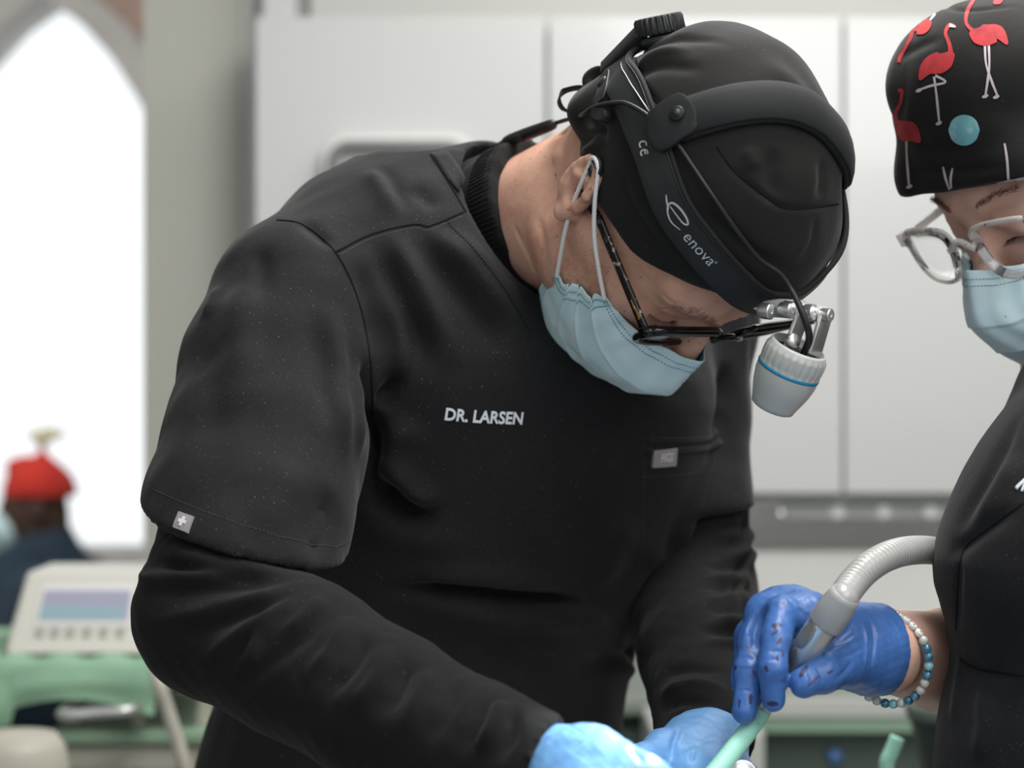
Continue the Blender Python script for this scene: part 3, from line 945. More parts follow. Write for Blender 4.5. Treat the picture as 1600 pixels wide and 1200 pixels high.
# ---- long-sleeved undershirt
F = Field((-0.35, 1.08, 0.96), (0.28, 1.90, 1.54), 0.003)
F.op(stack(TZ[1:], TC[1:], TW[1:], TE[1:], s_t, n_t, grow=-0.010))
elR, wrR = A(336, 962, 1.375), A(852, 1222, 1.19)
armR = [shR, A(408, 700, 1.45), elR, A(470, 1032, 1.335), A(600, 1110, 1.285), A(740, 1180, 1.225), wrR]
chain(F, armR, [0.054, 0.054, 0.0545, 0.053, 0.050, 0.043, 0.040], 0.02, kin=0.012)
elL = A(1082, 925, 1.705)
armL = [shL, A(1075, 760, 1.73), elL, A(1092, 1030, 1.60), A(1106, 1195, 1.455)]
chain(F, armL, [0.046, 0.050, 0.0535, 0.047, 0.0345], 0.02, kin=0.012)
cufR = (armR[-1] - armR[-3]).normalized(); cufL = (armL[-1] - armL[-2]).normalized()
def halfcut(p, n, R):
    p_, n_ = npv(p), npv(n)
    def fn(X, Y, Z):
        dx, dy, dz = X - p_[0], Y - p_[1], Z - p_[2]
        a = dx * n_[0] + dy * n_[1] + dz * n_[2]
        r = np.sqrt(np.maximum(dx * dx + dy * dy + dz * dz - a * a, 0))
        return np.maximum(np.maximum(-a, r - R), a - 0.12)
    return fn, p_ - 0.16, p_ + 0.16
F.op(halfcut(A(858, 1160, 1.19), Vector((0.90, -0.30, -0.27)).normalized(), 0.075), 0.002, 'cut')
F.op(halfcut(A(1108, 1170, 1.475), Vector((0.1, -0.85, -0.5)).normalized(), 0.06), 0.002, 'cut')
# ribbed neck of the shirt
coln = Vector((0.76, -0.60, 0.27)).normalized()
colp = neck_base + coln * 0.040
F.op(capsule(A(745, 385, 1.625), neck_base + neck_dir * 0.075, 0.0660, 0.0620), 0.012)
F.op(halfcut(colp, coln, 0.10), 0.002, 'cut')
Vu, Qu = field_mesh(F, 'u', None, 2)
Nu = vnormals(Vu, Qu)
bu0 = bvh_of(Vu, Qu)
UF = []
# bundle of folds drawn together at the crook of the right elbow
for tgt, dpt in (((215, 905), .006), ((222, 930), -.005), ((228, 975), .005), ((262, 1010), -.005), ((300, 1050), .005), ((345, 1068), -.004), ((400, 1090), .004)):
    UF.append(([(470 + (tgt[1] - 900) * 0.05, 905 + (tgt[1] - 900) * 0.12), (400, (905 + tgt[1]) / 2 - 6), tgt], 0.0055, dpt * 0.9))
UF += [([(245, 852), (330, 880), (440, 895), (478, 900)], 0.006, 0.005), ([(235, 875), (330, 897), (450, 905)], 0.004, -0.006),
       ([(520, 945), (480, 990), (400, 1050), (350, 1080)], 0.006, -0.004), ([(545, 960), (520, 1010), (470, 1070)], 0.006, 0.004),
       ([(575, 985), (550, 1040), (500, 1100)], 0.006, -0.005), ([(610, 1005), (590, 1060), (540, 1120)], 0.007, 0.005),
       ([(640, 1025), (620, 1080), (590, 1130)], 0.006, -0.005), ([(680, 1040), (650, 1100), (620, 1160)], 0.007, 0.004),
       ([(715, 1060), (700, 1110), (660, 1170)], 0.006, -0.004), ([(785, 1092), (775, 1130), (745, 1185)], 0.006, 0.007),
       ([(800, 1100), (800, 1140), (775, 1198)], 0.0035, -0.006), ([(765, 1088), (750, 1130), (720, 1180)], 0.004, -0.004),
       ([(505, 925), (480, 960), (430, 1000)], 0.005, 0.004)]
for i, y in enumerate(range(815, 1010, 17)):
    UF.append(([(1085, y + 8 * (i % 2)), (1130, y + 4), (1178, y - 3 + 5 * (i % 3))], 0.005, 0.0055 if i % 2 else -0.0045))
for i, y in enumerate((1045, 1070, 1095)):
    UF.append(([(1030, y + 12), (1080, y), (1140, y + 6)], 0.006, 0.004 if i % 2 else -0.004))
Vu = folds(Vu, Nu, bu0, UF)
Vu += Nu * (sm_noise(Vu, 14, 21) * 0.0010 + sm_noise(Vu, 50, 22) * 0.0004)[:, None]
under = link('undershirt', np_mesh('undershirt', Vu, Qu, [M['under']]), doctor)
bv_u = bvh_of(Vu, Qu)
# rib knit lines of the shirt's neck
g = Geo()
e1 = coln.cross(Vector((0, 0, 1))).normalized(); e2 = coln.cross(e1).normalized()
for k in range(120):
    a = 2 * math.pi * k / 120
    d = e1 * math.cos(a) + e2 * math.sin(a)
    pts = []
    for t in (-0.0015, -0.008, -0.016, -0.024):
        q = bv_u.ray_cast(colp + coln * t + d * 0.12, -d, 0.12)
        if q[0] is not None and (q[0] - colp).length < 0.09: pts.append(q[0] + d * 0.0001)
    if len(pts) == 4: tube_geo(g, pts, 0.00075, M['under'], 5)
o = g.build('ribbing', under)

# ================================================================== FACE MASKS
ROWS = [  # nose row to chin row, each from the side to the middle: (s, f, u)
    [(.069, .065, -.012), (.056, .077, -.017), (.040, .090, -.022), (.018, .112, -.014), (0, .125, -.005)],
    [(.070, .062, -.019), (.060, .080, -.026), (.042, .102, -.030), (.020, .122, -.030), (0, .132, -.026)],
    [(.071, .058, -.026), (.062, .080, -.038), (.045, .108, -.046), (.022, .130, -.048), (0, .139, -.046)],
    [(.072, .053, -.033), (.063, .075, -.052), (.047, .102, -.066), (.023, .124, -.070), (0, .134, -.070)],
    [(.073, .048, -.040), (.063, .066, -.066), (.047, .088, -.086), (.023, .108, -.094), (0, .118, -.096)],
    [(.0735, .042, -.047), (.062, .052, -.078), (.047, .066, -.107), (.022, .086, -.119), (0, .096, -.122)],
    [(.0735, .036, -.055), (.058, .034, -.087), (.045, .041, -.109), (.021, .060, -.126), (0, .072, -.130)]]
def make_mask(mask, H, toHf, b_near, bn_near, rloop=0.0068):
    rows = []
    for r in ROWS:
        full = [Vector(p) for p in r] + [Vector((-p[0], p[1], p[2])) for p in r[::-1][1:]]
        rows.append(resample(catmull(full, 10), 81))
    NU, NV = 81, 91
    cols = [resample(catmull([rows[j][i] for j in range(7)], 16), NV) for i in range(NU)]
    def mask_pt(i, j):
        p = cols[i][j].copy()
        a = i / (NU - 1) * 2 - 1; b_ = j / (NV - 1)
        n_ = Vector((p.x * 0.6, 1.0 if b_ < 0.6 else 0.5, 0.4 - b_ * 1.2)).normalized()
        e = 0
        for c_, wd in ((0.30, 0.035), (0.50, 0.035), (0.68, 0.035)):          # pleats
            x = (b_ - c_) / wd
            e += (0.0036 if x < 0 else 0.0) * math.exp(-x * x * (1 if x < 0 else 12)) * (0.30 + 0.70 * abs(a))
        e += 0.0018 * math.sin(a * 9 + b_ * 14) * (0.2 + abs(a)) * math.sin(math.pi * b_)
        e += 0.0010 * max(0, abs(a) - 0.55) / 0.45 * math.sin(b_ * 26)             # gathers by the loops
        e += 0.0007 * math.sin(a * 31 + 2 * math.sin(b_ * 9))
        p += n_ * e
        # edge of pleats zigzag at the side
        return H(p.x, p.y, p.z)
    G_ = [[mask_pt(i, j) for j in range(NV)] for i in range(NU)]
    g = Geo(); vs = []; fs = []
    cen = H(0, 0.03, -0.05)
    for lay in (0, 1):
        for i in range(NU):
            for j in range(NV):
                p = G_[i][j]
                vs.append(p if lay == 0 else p + (cen - p).normalized() * 0.0009)
    K = NU * NV
    gf = lambda i, j: i * NV + j
    f_out = []; f_in = []
    for i in range(NU - 1):
        for j in range(NV - 1):
            f_out.append((gf(i, j), gf(i, j + 1), gf(i + 1, j + 1), gf(i + 1, j)))
            f_in.append((K + gf(i, j), K + gf(i + 1, j), K + gf(i + 1, j + 1), K + gf(i, j + 1)))
    rim = []
    for i in range(NU - 1):
        rim += [(gf(i, 0), gf(i + 1, 0), K + gf(i + 1, 0), K + gf(i, 0)), (gf(i, NV - 1), K + gf(i, NV - 1), K + gf(i + 1, NV - 1), gf(i + 1, NV - 1))]
    for j in range(NV - 1):
        rim += [(gf(0, j), K + gf(0, j), K + gf(0, j + 1), gf(0, j + 1)), (gf(NU - 1, j), gf(NU - 1, j + 1), K + gf(NU - 1, j + 1), K + gf(NU - 1, j))]
    nv0 = len(g.v)
    g.add(vs, f_out, M['mask']); b0 = nv0
    sl_in = g.slot(M['mask_in'])
    g.f.extend([tuple(q + b0 for q in f) for f in f_in]); g.m.extend([sl_in] * len(f_in))
    g.f.extend([tuple(q + b0 for q in f) for f in rim]); g.m.extend([0] * len(rim))
    mp = g.build('mask_panel', mask)
    # weld dots along top, sides and bottom, plus folded hems
    g = Geo()
    def dots(seq, off):
        for p, q in seq:
            n = (p - cen).normalized()
            d = (q - p).normalized()
            g.box(p + n * 0.0004, (0.0006, 0.00035, 0.0003), M['stitch'], (d, n.cross(d), n))
    for jj in (4, 7):
        dots([(G_[i][jj], G_[i + 1][jj]) for i in range(2, NU - 2)], 0)
    for jj in (NV - 5, NV - 8):
        dots([(G_[i][jj], G_[i + 1][jj]) for i in range(2, NU - 2)], 0)
    for ii in (2, 4, NU - 3, NU - 5):
        dots([(G_[ii][j], G_[ii][j + 1]) for j in range(3, NV - 3, 2)], 0)
    o = g.build('weld_dots', mask)
    # elastic loops, hooked over the cap's buttons
    for sg in (1, -1):
        bpos = b_near if sg == 1 else H(-toHf(b_near).x, toHf(b_near).y, toHf(b_near).z)
        bn = bn_near if sg == 1 else (bpos - H(0, 0, 0.03)).normalized()
        ii = 1 if sg == 1 else NU - 2
        top_, bot_ = G_[ii][3], G_[ii][NV - 10]
        out = bn
        r = rloop
        d1 = (top_ - bpos).normalized(); d2 = (bot_ - bpos).normalized()
        mid = (d1 + d2).normalized(); sd = bn.cross(mid).normalized()
        if sd.dot(d1) < 0: sd = -sd
        lift = bn * 0.0030
        loop = [top_ + out * 0.001]
        for t in (0.25, 0.5, 0.75): loop.append(top_.lerp(bpos + sd * r + lift, t) + out * 0.006 * math.sin(t * math.pi))
        for k in range(7):
            a = math.radians(-90 + 30 * k)
            loop.append(bpos + lift - mid * math.cos(a) * r - sd * math.sin(a) * r)
        for t in (0.25, 0.5, 0.75): loop.append((bpos - sd * r + lift).lerp(bot_, t) + out * 0.005 * math.sin(t * math.pi))
        loop.append(bot_ + out * 0.001)
        g = Geo(); tube_geo(g, catmull(loop, 8), 0.0016, M['cord'], 10)
        g.build('ear_loop', mask)
mask = empty('face_mask', H(0, 0.10, -0.05), 'pale blue pleated face mask on the bowed dentist, looped to a cap button', 'face mask')
make_mask(mask, H, toH, button_pos, button_n)

# ================================================================== GLASSES
def make_glasses(gl, H, sv, fv, uv, mf, mt_, fb=0.1035, wrap=1.6, pant=0.06, vs_=1.0, wx=1.0, marks=True, s0=0.0, thick=1.0, yaw=0.0):
    def Gp(s, v, w_=0.0):
        """on the lens plane: s sideways, v up the face, w_ out from the face; wraps slightly"""
        return H(s + s0, yaw * s + fb - wrap * s * s + pant * v + w_, 0.004 + v * vs_ - 0.10 * w_)
    g = Geo()
    lens_polys = []
    for sg in (1, -1):
        ring = [(0.010, 0.012), (0.020, 0.0175), (0.045, 0.0185), (0.062, 0.0165), (0.066, 0.009), (0.0635, -0.006), (0.054, -0.0165), (0.036, -0.0195), (0.020, -0.0155), (0.012, -0.004)]
        pts = [Gp(sg * (x * wx + 0.001), y) for x, y in ring]
        pc = catmull(pts, 6, closed=True)
        tube_geo(g, pc, [(0.0028 + (0.0010 if 3 < i < 26 else 0)) * thick for i in range(len(pc))], mf, 10, closed=True)
        inner = pc
        c = sum(inner, Vector()) / len(inner)
        vs = [c + fv * 0.0015] + [c + (p - c) * 0.55 + fv * 0.0010 for p in inner] + inner
        n_ = len(inner); fs = []
        for i in range(n_):
            j = (i + 1) % n_
            fs.append((0, 1 + i, 1 + j)); fs.append((1 + i, 1 + n_ + i, 1 + n_ + j, 1 + j))
        L_ = Geo(); base = len(vs)
        vs2 = vs + [v - fv * 0.0012 for v in vs]
        fs2 = fs + [tuple(base + q for q in f[::-1]) for f in fs]
        for i in range(n_):
            j = (i + 1) % n_
            fs2.append((1 + n_ + i, base + 1 + n_ + i, base + 1 + n_ + j, 1 + n_ + j))
        L_.add(vs2, fs2, M['glass'])
        L_.build('lens', gl)
        # end piece and temple
        hin = Gp(sg * 0.0665 * wx, 0.012)
        g.box(hin + sv * sg * 0.0015, (0.0045, 0.0035, 0.0052), mf, (sv, fv, uv))
    tube_geo(g, [Gp(x, 0.008 + 0.003 * math.cos(x * 200), 0.0035) for x in np.linspace(-0.0145, 0.0145, 9)], 0.0028, mf, 10)
    o = g.build('frame', gl)
    for sg in (1, -1):
        T0 = Gp(sg * 0.0695 * wx, 0.012) + fv * 0.001; T1 = H(sg * 0.080, 0.012, 0.014); T2 = H(sg * 0.083, -0.012, 0.004)
        g = Geo()
        pts = resample([T0, T1], 16)
        ribbon(g, pts, [sv * sg] * 16, [0.0062] * 16, 0.0028, mt_, off=-0.001)
        ribbon(g, [T1, T1.lerp(T2, 0.5) , T2], [sv * sg] * 3, 0.0055, 0.0026, mf, off=-0.001)
        t_ = g.build('temple', gl)
        g = Geo()
        tube_geo(g, [H(sg * 0.011, fb - 0.0045, 0.002), H(sg * 0.009, fb - 0.005, -0.004)], 0.0024, M['clear'], 8)
        g.build('nose_pad', gl)
        if not marks: continue
        g = Geo()
        side_ = (T1 - T0).normalized()
        g.box(T0.lerp(T1, 0.20) + sv * sg * 0.0019, (0.0075, 0.0007, 0.0002), M['gold'], (side_, uv, sv))
        g.box(T0.lerp(T1, 0.12) + sv * sg * 0.0019, (0.006, 0.0026, 0.0001), mf, (side_, uv, sv))
        for k in range(5):
            g.box(T0.lerp(T1, 0.14 + 0.012 * k * 1.3) + sv * sg * 0.0021 + uv * 0.0012, (0.0006, 0.0009, 0.0002), M['gold'], (side_, uv, sv))
        tag(g.build('gold_lettering', t_), 'gold marks')
gl = empty('eyeglasses', H(0, 0.10, 0.012), 'black framed eyeglasses with marbled temples on the bowed dentist', 'eyeglasses')
make_glasses(gl, H, sv, fv, uv, M['acetate'], M['tort'], wx=1.19, wrap=0.7, fb=0.1090, s0=-0.017, yaw=-0.07)
# ================================================================== HEADLAMP worn over the cap
hl = empty('headlamp', H(0, 0, 0.09), 'black loupe-style headlamp with top strap and grey lamp head worn over the black cap', 'headlamp')
def on_cap(p, off=0.0):
    c = H(0, 0, 0.045); d = (p - c).normalized()
    q = bv_cap.ray_cast(c + d * 0.25, -d, 0.25)
    if q[0] is None: return p, d
    n = q[1] if q[1].dot(d) > 0 else -q[1]
    n = (n + d * 2).normalized()
    return q[0] + n * off, n
near = []
for px, py in [(966, 104), (983, 146), (1001, 195), (1021, 243), (1049, 325), (1079, 367), (1125, 422), (1176, 466)]:
    p, n = look(bv_cap, px, py, 1.4)
    near.append(toH(p))
back_mid = Vector((0, -0.106, 0.050))
front_mid = Vector((0, 0.107, near[-1].z + 0.004))
loop = [back_mid] + [Vector((abs(p.x), p.y, p.z)) for p in near] + [front_mid] + [Vector((-abs(p.x), p.y, p.z)) for p in near[::-1]]
lp = catmull([H(*p) for p in loop], 12, closed=True)
lp = resample(lp, 160, closed=True)
P = []; N = []
for p in lp:
    q, n = on_cap(p, 0.0025); P.append(q); N.append(n)
def ringsmooth(P, it=6):
    for _ in range(it): P = [(P[i - 1] + P[i] * 2 + P[(i + 1) % len(P)]) / 4 for i in range(len(P))]
    return P
P = ringsmooth(P, 8); N = [n.normalized() for n in ringsmooth(N, 8)]
g = Geo(); ribbon(g, P, N, 0.0245, 0.0022, M['band'], closed=True)
hb = g.build('headband', hl, bevel=0.0006)
bv_band = bvh_of(np.array([tuple(v) for v in g.v]), [f for f in g.f])
# soft padding and rim on the crown side of the band
Tn = [(P[(i + 1) % 160] - P[i - 1]).normalized() for i in range(160)]
S_ = [t.cross(n).normalized() for t, n in zip(Tn, N)]
sgn = 1 if S_[40].dot(uv) > 0 else -1
g = Geo(); tube_geo(g, [p + s * sgn * 0.0135 + n * 0.001 for p, s, n in zip(P, S_, N)], 0.0021, M['foam'], 8, closed=True)
g.build('padding', hl)
g = Geo(); tube_geo(g, [P[i] + S_[i] * sgn * 0.0118 + N[i] * 0.0026 for i in range(2, 78)], 0.0006, M['grey_metal'] if False else M['plastic'], 6)
g.build('rim', hb)
# bright inner edge near the rear hinge
g = Geo()
E, EN = trace(bv_cap, [(980, 84), (977, 104), (982, 122), (1000, 148), (1020, 178)], 16)
tube_geo(g, [p + n * 0.004 for p, n in zip(E, EN)], 0.0005, M['steel'], 6)
g.build('metal_edge', hb)
# printed marks
g = Geo()
put_text(g, bv_band, 'enova', (1066, 371), (1108, 416), M['print'], bold=-0.004, lift=0.0003, thick=0.0002, spacing=1.05, dflt=1.4)
sw = [(1041, 306), (1042, 318), (1046, 334), (1054, 352), (1064, 358), (1072, 352), (1068, 338), (1055, 322), (1046, 318), (1046, 332)]
sw2 = [(1041, 304), (1042, 320), (1044, 336), (1049, 348), (1057, 359), (1063, 364)]
def stroke(pix, wd):
    Ps, Ns = [], []
    for a in catmull([(x, y, 0) for x, y in pix], 8):
        p, n = look(bv_band, a.x, a.y, 1.4); Ps.append(p); Ns.append(n)
    nn = sum(Ns, Vector()).normalized()
    ribbon(g, Ps, [nn] * len(Ps), [wd * (0.35 + 0.65 * math.sin(math.pi * i / (len(Ps) - 1))) for i in range(len(Ps))], 0.0003, M['print'], off=0.0002)
stroke([(1047, 322), (1058, 337), (1068, 349), (1075, 350), (1072, 339), (1062, 325), (1051, 317), (1044, 321), (1044, 335), (1050, 348), (1063, 359)], 0.0014)
stroke([(1041, 304), (1042, 315), (1045, 327)], 0.0011)
put_text(g, bv_band, 'o', (1116, 410), (1119, 412), M['print'], lift=0.0003, thick=0.0002, dflt=1.4)
tag(g.build('printed_name', hb, smooth=False), 'grey lettering')
g = Geo()
for cx, cy in ((1005, 226), (1007, 239)):            # the two rounded letters of the mark
    pts = []
    for k in range(9):
        a = math.radians(-130 - 30 * k + 60)
        rx, ry = 5.0, 6.0
        ca, sa = math.cos(math.radians(72)), math.sin(math.radians(72))
        x_, y_ = math.cos(math.radians(50 + 260 * k / 8)) * 5.2, math.sin(math.radians(50 + 260 * k / 8)) * 5.6
        pts.append((cx + x_ * ca - y_ * sa, cy + x_ * sa + y_ * ca))
    Ps, Ns = [], []
    for x_, y_ in pts:
        p, n = look(bv_band, x_, y_, 1.4); Ps.append(p); Ns.append(n)
    nn = sum(Ns, Vector()).normalized()
    ribbon(g, Ps, [nn] * len(Ps), 0.0011, 0.0003, M['print'], off=0.0002)
    if cy > 230:
        a_, _ = look(bv_band, cx, cy - 5); b_, _ = look(bv_band, cx + 2, cy + 2)
        ribbon(g, [a_, b_], [nn] * 2, 0.0010, 0.0003, M['print'], off=0.0002)
tag(g.build('printed_mark', hb, smooth=False), 'two rounded grey letters')

# rear bar, dial
g = Geo()
a_, n_a = look(bv_cap, 958, 100, 1.5); b_, n_b = look(bv_cap, 1000, 58, 1.5)
a_ = touching(946, 112); b_ = touching(1004, 52)
d_ = (b_ - a_).normalized(); nb = Vector((-0.45, -0.55, 0.6)); nb = (nb - d_ * nb.dot(d_)).normalized()
g.box((a_ + b_) / 2, ((b_ - a_).length / 2, 0.0070, 0.0055), M['plastic'], (d_, nb.cross(d_).normalized(), nb))
g.build('adjusting_bar', hl, bevel=0.0015)
dial_c = touching(1033, 46); dial_c = A(1031, 44, dial_c.y)
dax = Vector((-0.20, -0.16, 0.97)).normalized()
g = Geo()
lathe(g, dial_c - dax * 0.011, dax, [(-0.002, 0.016), (0.003, 0.0175), (0.006, 0.0165), (0.006, 0.0)], M['plastic'], 40)
g.build('dial_housing', hl)
g = Geo()
lathe(g, dial_c - dax * 0.004, dax, [(0, 0.0172), (0.0015, 0.0182), (0.0105, 0.0178), (0.0125, 0.0165), (0.013, 0.013), (0.0115, 0.011), (0.0115, 0.0)], M['plastic'], 96, ref=(1, 0, 0),
      rmod=lambda j, a: (-0.0011 if (int(a / (2 * math.pi) * 96 + 0.5) % 4) < 2 and j in (1, 2, 3) else 0))
g.build('dial', hl, sharp=35)
# rear hinge tab with rivet and cable clip
def tab(pix, width, thick, mt, nm, parent, off=0.006, base=None, rnd=True):
    Pp, Nn = trace(base or bv_cap, pix, 14)
    nn = sum(Nn, Vector()).normalized()
    Wd = [width * (math.sqrt(max(0.02, 1 - (abs(i / 13 * 2 - 1)) ** 6)) if rnd else 1) for i in range(14)]
    gg = Geo(); ribbon(gg, [p + nn * off for p in Pp], [nn] * 14, Wd, thick, mt)
    return gg.build(nm, parent, bevel=0.0008), Pp, nn
tab([(958, 120), (953, 150), (947, 172)], 0.013, 0.0022, M['plastic'], 'hinge_tab', hl)
p, n = look(bv_cap, 954, 138, 1.45)
g = Geo(); lathe(g, p + n * 0.0075, n, [(0, 0.0048), (0.0012, 0.0046), (0.0022, 0.0035), (0.0025, 0.0)], M['plastic'], 24)
g.build('rivet', hl)
tab([(940, 178), (950, 184), (962, 188)], 0.009, 0.006, M['plastic'], 'cable_clip', hl, off=0.004)
tb, Pp, nn = tab([(1020, 216), (1040, 206), (1062, 190), (1092, 176)], 0.031, 0.0035, M['foam'], 'pivot_tab', hl, off=0.0065)
p, n = look(bv_cap, 1067, 184, 1.4)
g = Geo(); lathe(g, p + nn * 0.0105, nn, [(0, 0.0052), (0.0012, 0.0052), (0.0020, 0.0044), (0.0016, 0.0030), (0.0024, 0.0026), (0.0026, 0.0)], M['plastic'], 28)
g.build('rivet', hl)
# padded strap over the crown
sp = []
for px, py in [(1060, 192), (1090, 182), (1124, 172), (1170, 163), (1214, 162), (1250, 171), (1278, 188), (1300, 212), (1314, 238)]:
    p, n = look(bv_cap, px, py, 1.4)
    sp.append(toH(p))
full = sp + [Vector((-0.062, 0.020, 0.124)), Vector((-0.078, 0.018, 0.100)), Vector((-0.084, 0.012, 0.088))]
Pp = resample(catmull([H(*p) for p in full], 10), 70)
PN = [on_cap(p, 0.003) for p in Pp]
Pp = [a for a, b in PN]; Nn = [b for a, b in PN]
for _ in range(6):
    Pp = [Pp[0]] + [(Pp[i - 1] + Pp[i] * 2 + Pp[i + 1]) / 4 for i in range(1, 69)] + [Pp[-1]]
g = Geo(); ribbon(g, Pp, Nn, [0.0255 + 0.004 * math.sin(math.pi * i / 69) for i in range(70)], 0.0030, M['foam'], off=0.0005, crown=0.0030)
g.build('top_strap', hl, bevel=0.001)
g = Geo(); ribbon(g, [p - n * 0.002 for p, n in zip(Pp, Nn)], Nn, 0.030, 0.0032, M['foam'])
g.build('strap_pad', hl)

# lamp mount, arm and lamp head
fm = H(0.012, 0.112, 0.056)
dm = fm.y - 0.012
g = Geo()
mp_ = [A(1166, 478, dm), A(1200, 449, dm - 0.004), A(1238, 452, dm + 0.004), A(1236, 474, dm + 0.002), A(1210, 476, dm - 0.010), A(1186, 488, dm - 0.012)]
back = [p + Vector((0.004, 0.014, 0.002)) for p in mp_]
g.add(mp_ + back, [(0, 5, 4, 3, 2, 1), (6, 7, 8, 9, 10, 11), (0, 1, 7, 6), (1, 2, 8, 7), (2, 3, 9, 8), (3, 4, 10, 9), (4, 5, 11, 10), (5, 0, 6, 11)], M['clear'])
g.build('mount', hl, smooth=False, bevel=0.0015)
dl = dm - 0.022
def rod(a, b, r, mt, nm, seg=20):
    gg = Geo(); tube_geo(gg, [a, b], r, mt, seg); return gg.build(nm, hl, bevel=0.0006)
rod(A(1196, 480, dm - 0.006), A(1256, 484, dl), 0.0066, M['white_enamel'], 'arm')
rod(A(1225, 480, dl), A(1290, 492, dl), 0.0060, M['white_enamel'], 'arm')
for px, py, r in ((1199, 486, 0.0058), (1232, 484, 0.0060), (1266, 488, 0.0056), (1292, 492, 0.0046)):
    q = A(px, py, dl - 0.006)
    g = Geo(); ax_ = Vector((0.75, -0.62, -0.1)).normalized()
    lathe(g, q, ax_, [(-0.006, r * 0.8), (-0.003, r), (0.0030, r), (0.0036, r * 0.88), (0.0036, r * 0.3), (0.0030, r * 0.28), (0.0030, 0)], M['silver'], 28)
    g.build('screw', hl, sharp=30)
for a, b in (((1252, 498), (1236, 540)), ((1288, 500), (1274, 548))):
    g = Geo()
    p0, p1 = A(*a, dl - 0.002), A(*b, dl - 0.002)
    d_ = (p1 - p0).normalized(); nx = Vector((0.75, -0.62, -0.1)).normalized(); nx = (nx - d_ * nx.dot(d_)).normalized()
    g.box((p0 + p1) / 2, ((p1 - p0).length / 2 + 0.004, 0.0075, 0.0016), M['steel'], (d_, nx.cross(d_), nx))
    g.build('bracket', hl, bevel=0.001)
q = A(1240, 533, dl - 0.008)
g = Geo(); lathe(g, q, Vector((0.6, -0.8, 0)), [(-0.003, 0.0055), (0.001, 0.0055), (0.0022, 0.0045), (0.0022, 0)], M['silver'], 28); g.build('screw', hl)
lt, lb = A(1245, 550, dl), A(1207, 634, dl + 0.014)
lax = (lb - lt).normalized(); LL = (lb - lt).length + 0.0055
g = Geo()
lathe(g, lt - lax * 0.004, lax, [(0.006, 0.0), (0.006, 0.0178), (0.0, 0.0186), (-0.001, 0.0192), (0.0005, 0.0204), (0.003, 0.0212)] +
      [(0.004 + 0.0012 * k, 0.0222 + 0.0004 * math.sin(k / 9 * 3.14)) for k in range(10)] + [(0.0165, 0.0222)], M['white_enamel'], 144,
      cap0=False, cap1=False, rmod=lambda j, a: (-0.0009 * max(0, math.sin(a * 24)) if 6 <= j <= 15 else 0))
lathe(g, lt - lax * 0.004, lax, [(0.0190, 0.0224), (0.024, 0.0222), (0.032, 0.0205), (0.038, 0.0185), (LL - 0.004, 0.0163), (LL - 0.001, 0.0155), (LL, 0.0140), (LL, 0.0)], M['white_enamel'], 64, cap0=False, cap1=False)
lh = g.build('lamp_head', hl)
g = Geo(); lathe(g, lt - lax * 0.004, lax, [(0.0166, 0.0222), (0.0170, 0.0226), (0.0184, 0.0227), (0.0188, 0.0223)], M['cyan'], 64, cap0=False, cap1=False)
tag(g.build('ring', lh), 'thin blue ring')
g = Geo(); lathe(g, lt - lax * 0.004, lax, [(0.0052, 0.0), (0.0050, 0.0185)], M['plastic'], 48, cap0=False, cap1=False)
g.build('cover', lh)
# cable: from his back, over the rear clip, under the pivot, down to the lamp
cb = [(A(700, 262, 1.66), None), (A(730, 246, 1.63), None), (A(762, 232, 1.60), None), (A(790, 222, 1.57), None), (A(864, 194, 1.53), None), (A(900, 183, 1.50), None)]
pts = [c[0] for c in cb]
def over(px, py, off):
    p, n = look(bv_cap, px, py, 1.42); return p + n * off
pts += [over(930, 176, 0.010), over(950, 173, 0.0095), over(980, 168, 0.008), over(1000, 172, 0.008), over(1022, 186, 0.007), over(1040, 205, 0.005),
        over(1062, 228, 0.004), over(1085, 262, 0.0035), over(1115, 306, 0.004), over(1150, 352, 0.005), over(1185, 393, 0.006), over(1212, 420, 0.008),
        A(1236, 452, dl - 0.010), A(1250, 480, dl - 0.014), A(1261, 508, dl - 0.014), A(1264, 530, dl - 0.010), A(1256, 552, dl - 0.002)]
cpts = catmull(pts, 8)
g = Geo(); tube_geo(g, cpts, [0.0017 if i < 17 * 8 else 0.0017 + 0.0009 * min(1, (i - 136) / 24) for i in range(len(cpts))], M['cable'], 10)
g.build('cable', hl)
g = Geo()
a_, b_ = A(786, 223.5, 1.574), A(866, 193.5, 1.529); d_ = (b_ - a_).normalized(); L_ = (b_ - a_).length
lathe(g, a_, d_, [(-0.004, 0.0019), (0.0, 0.0026), (0.004, 0.0042), (0.010, 0.0050), (0.026, 0.0052), (0.0265, 0.0046), (0.0275, 0.0052), (L_ - 0.006, 0.0046), (L_ - 0.001, 0.0040), (L_, 0.0030), (L_ + 0.002, 0.0020)], M['plastic'], 28,
      rmod=lambda j, a: 0.0003 * math.sin(a * 14) if j in (3, 4, 7) else 0)
g.build('cable_connector', hl)
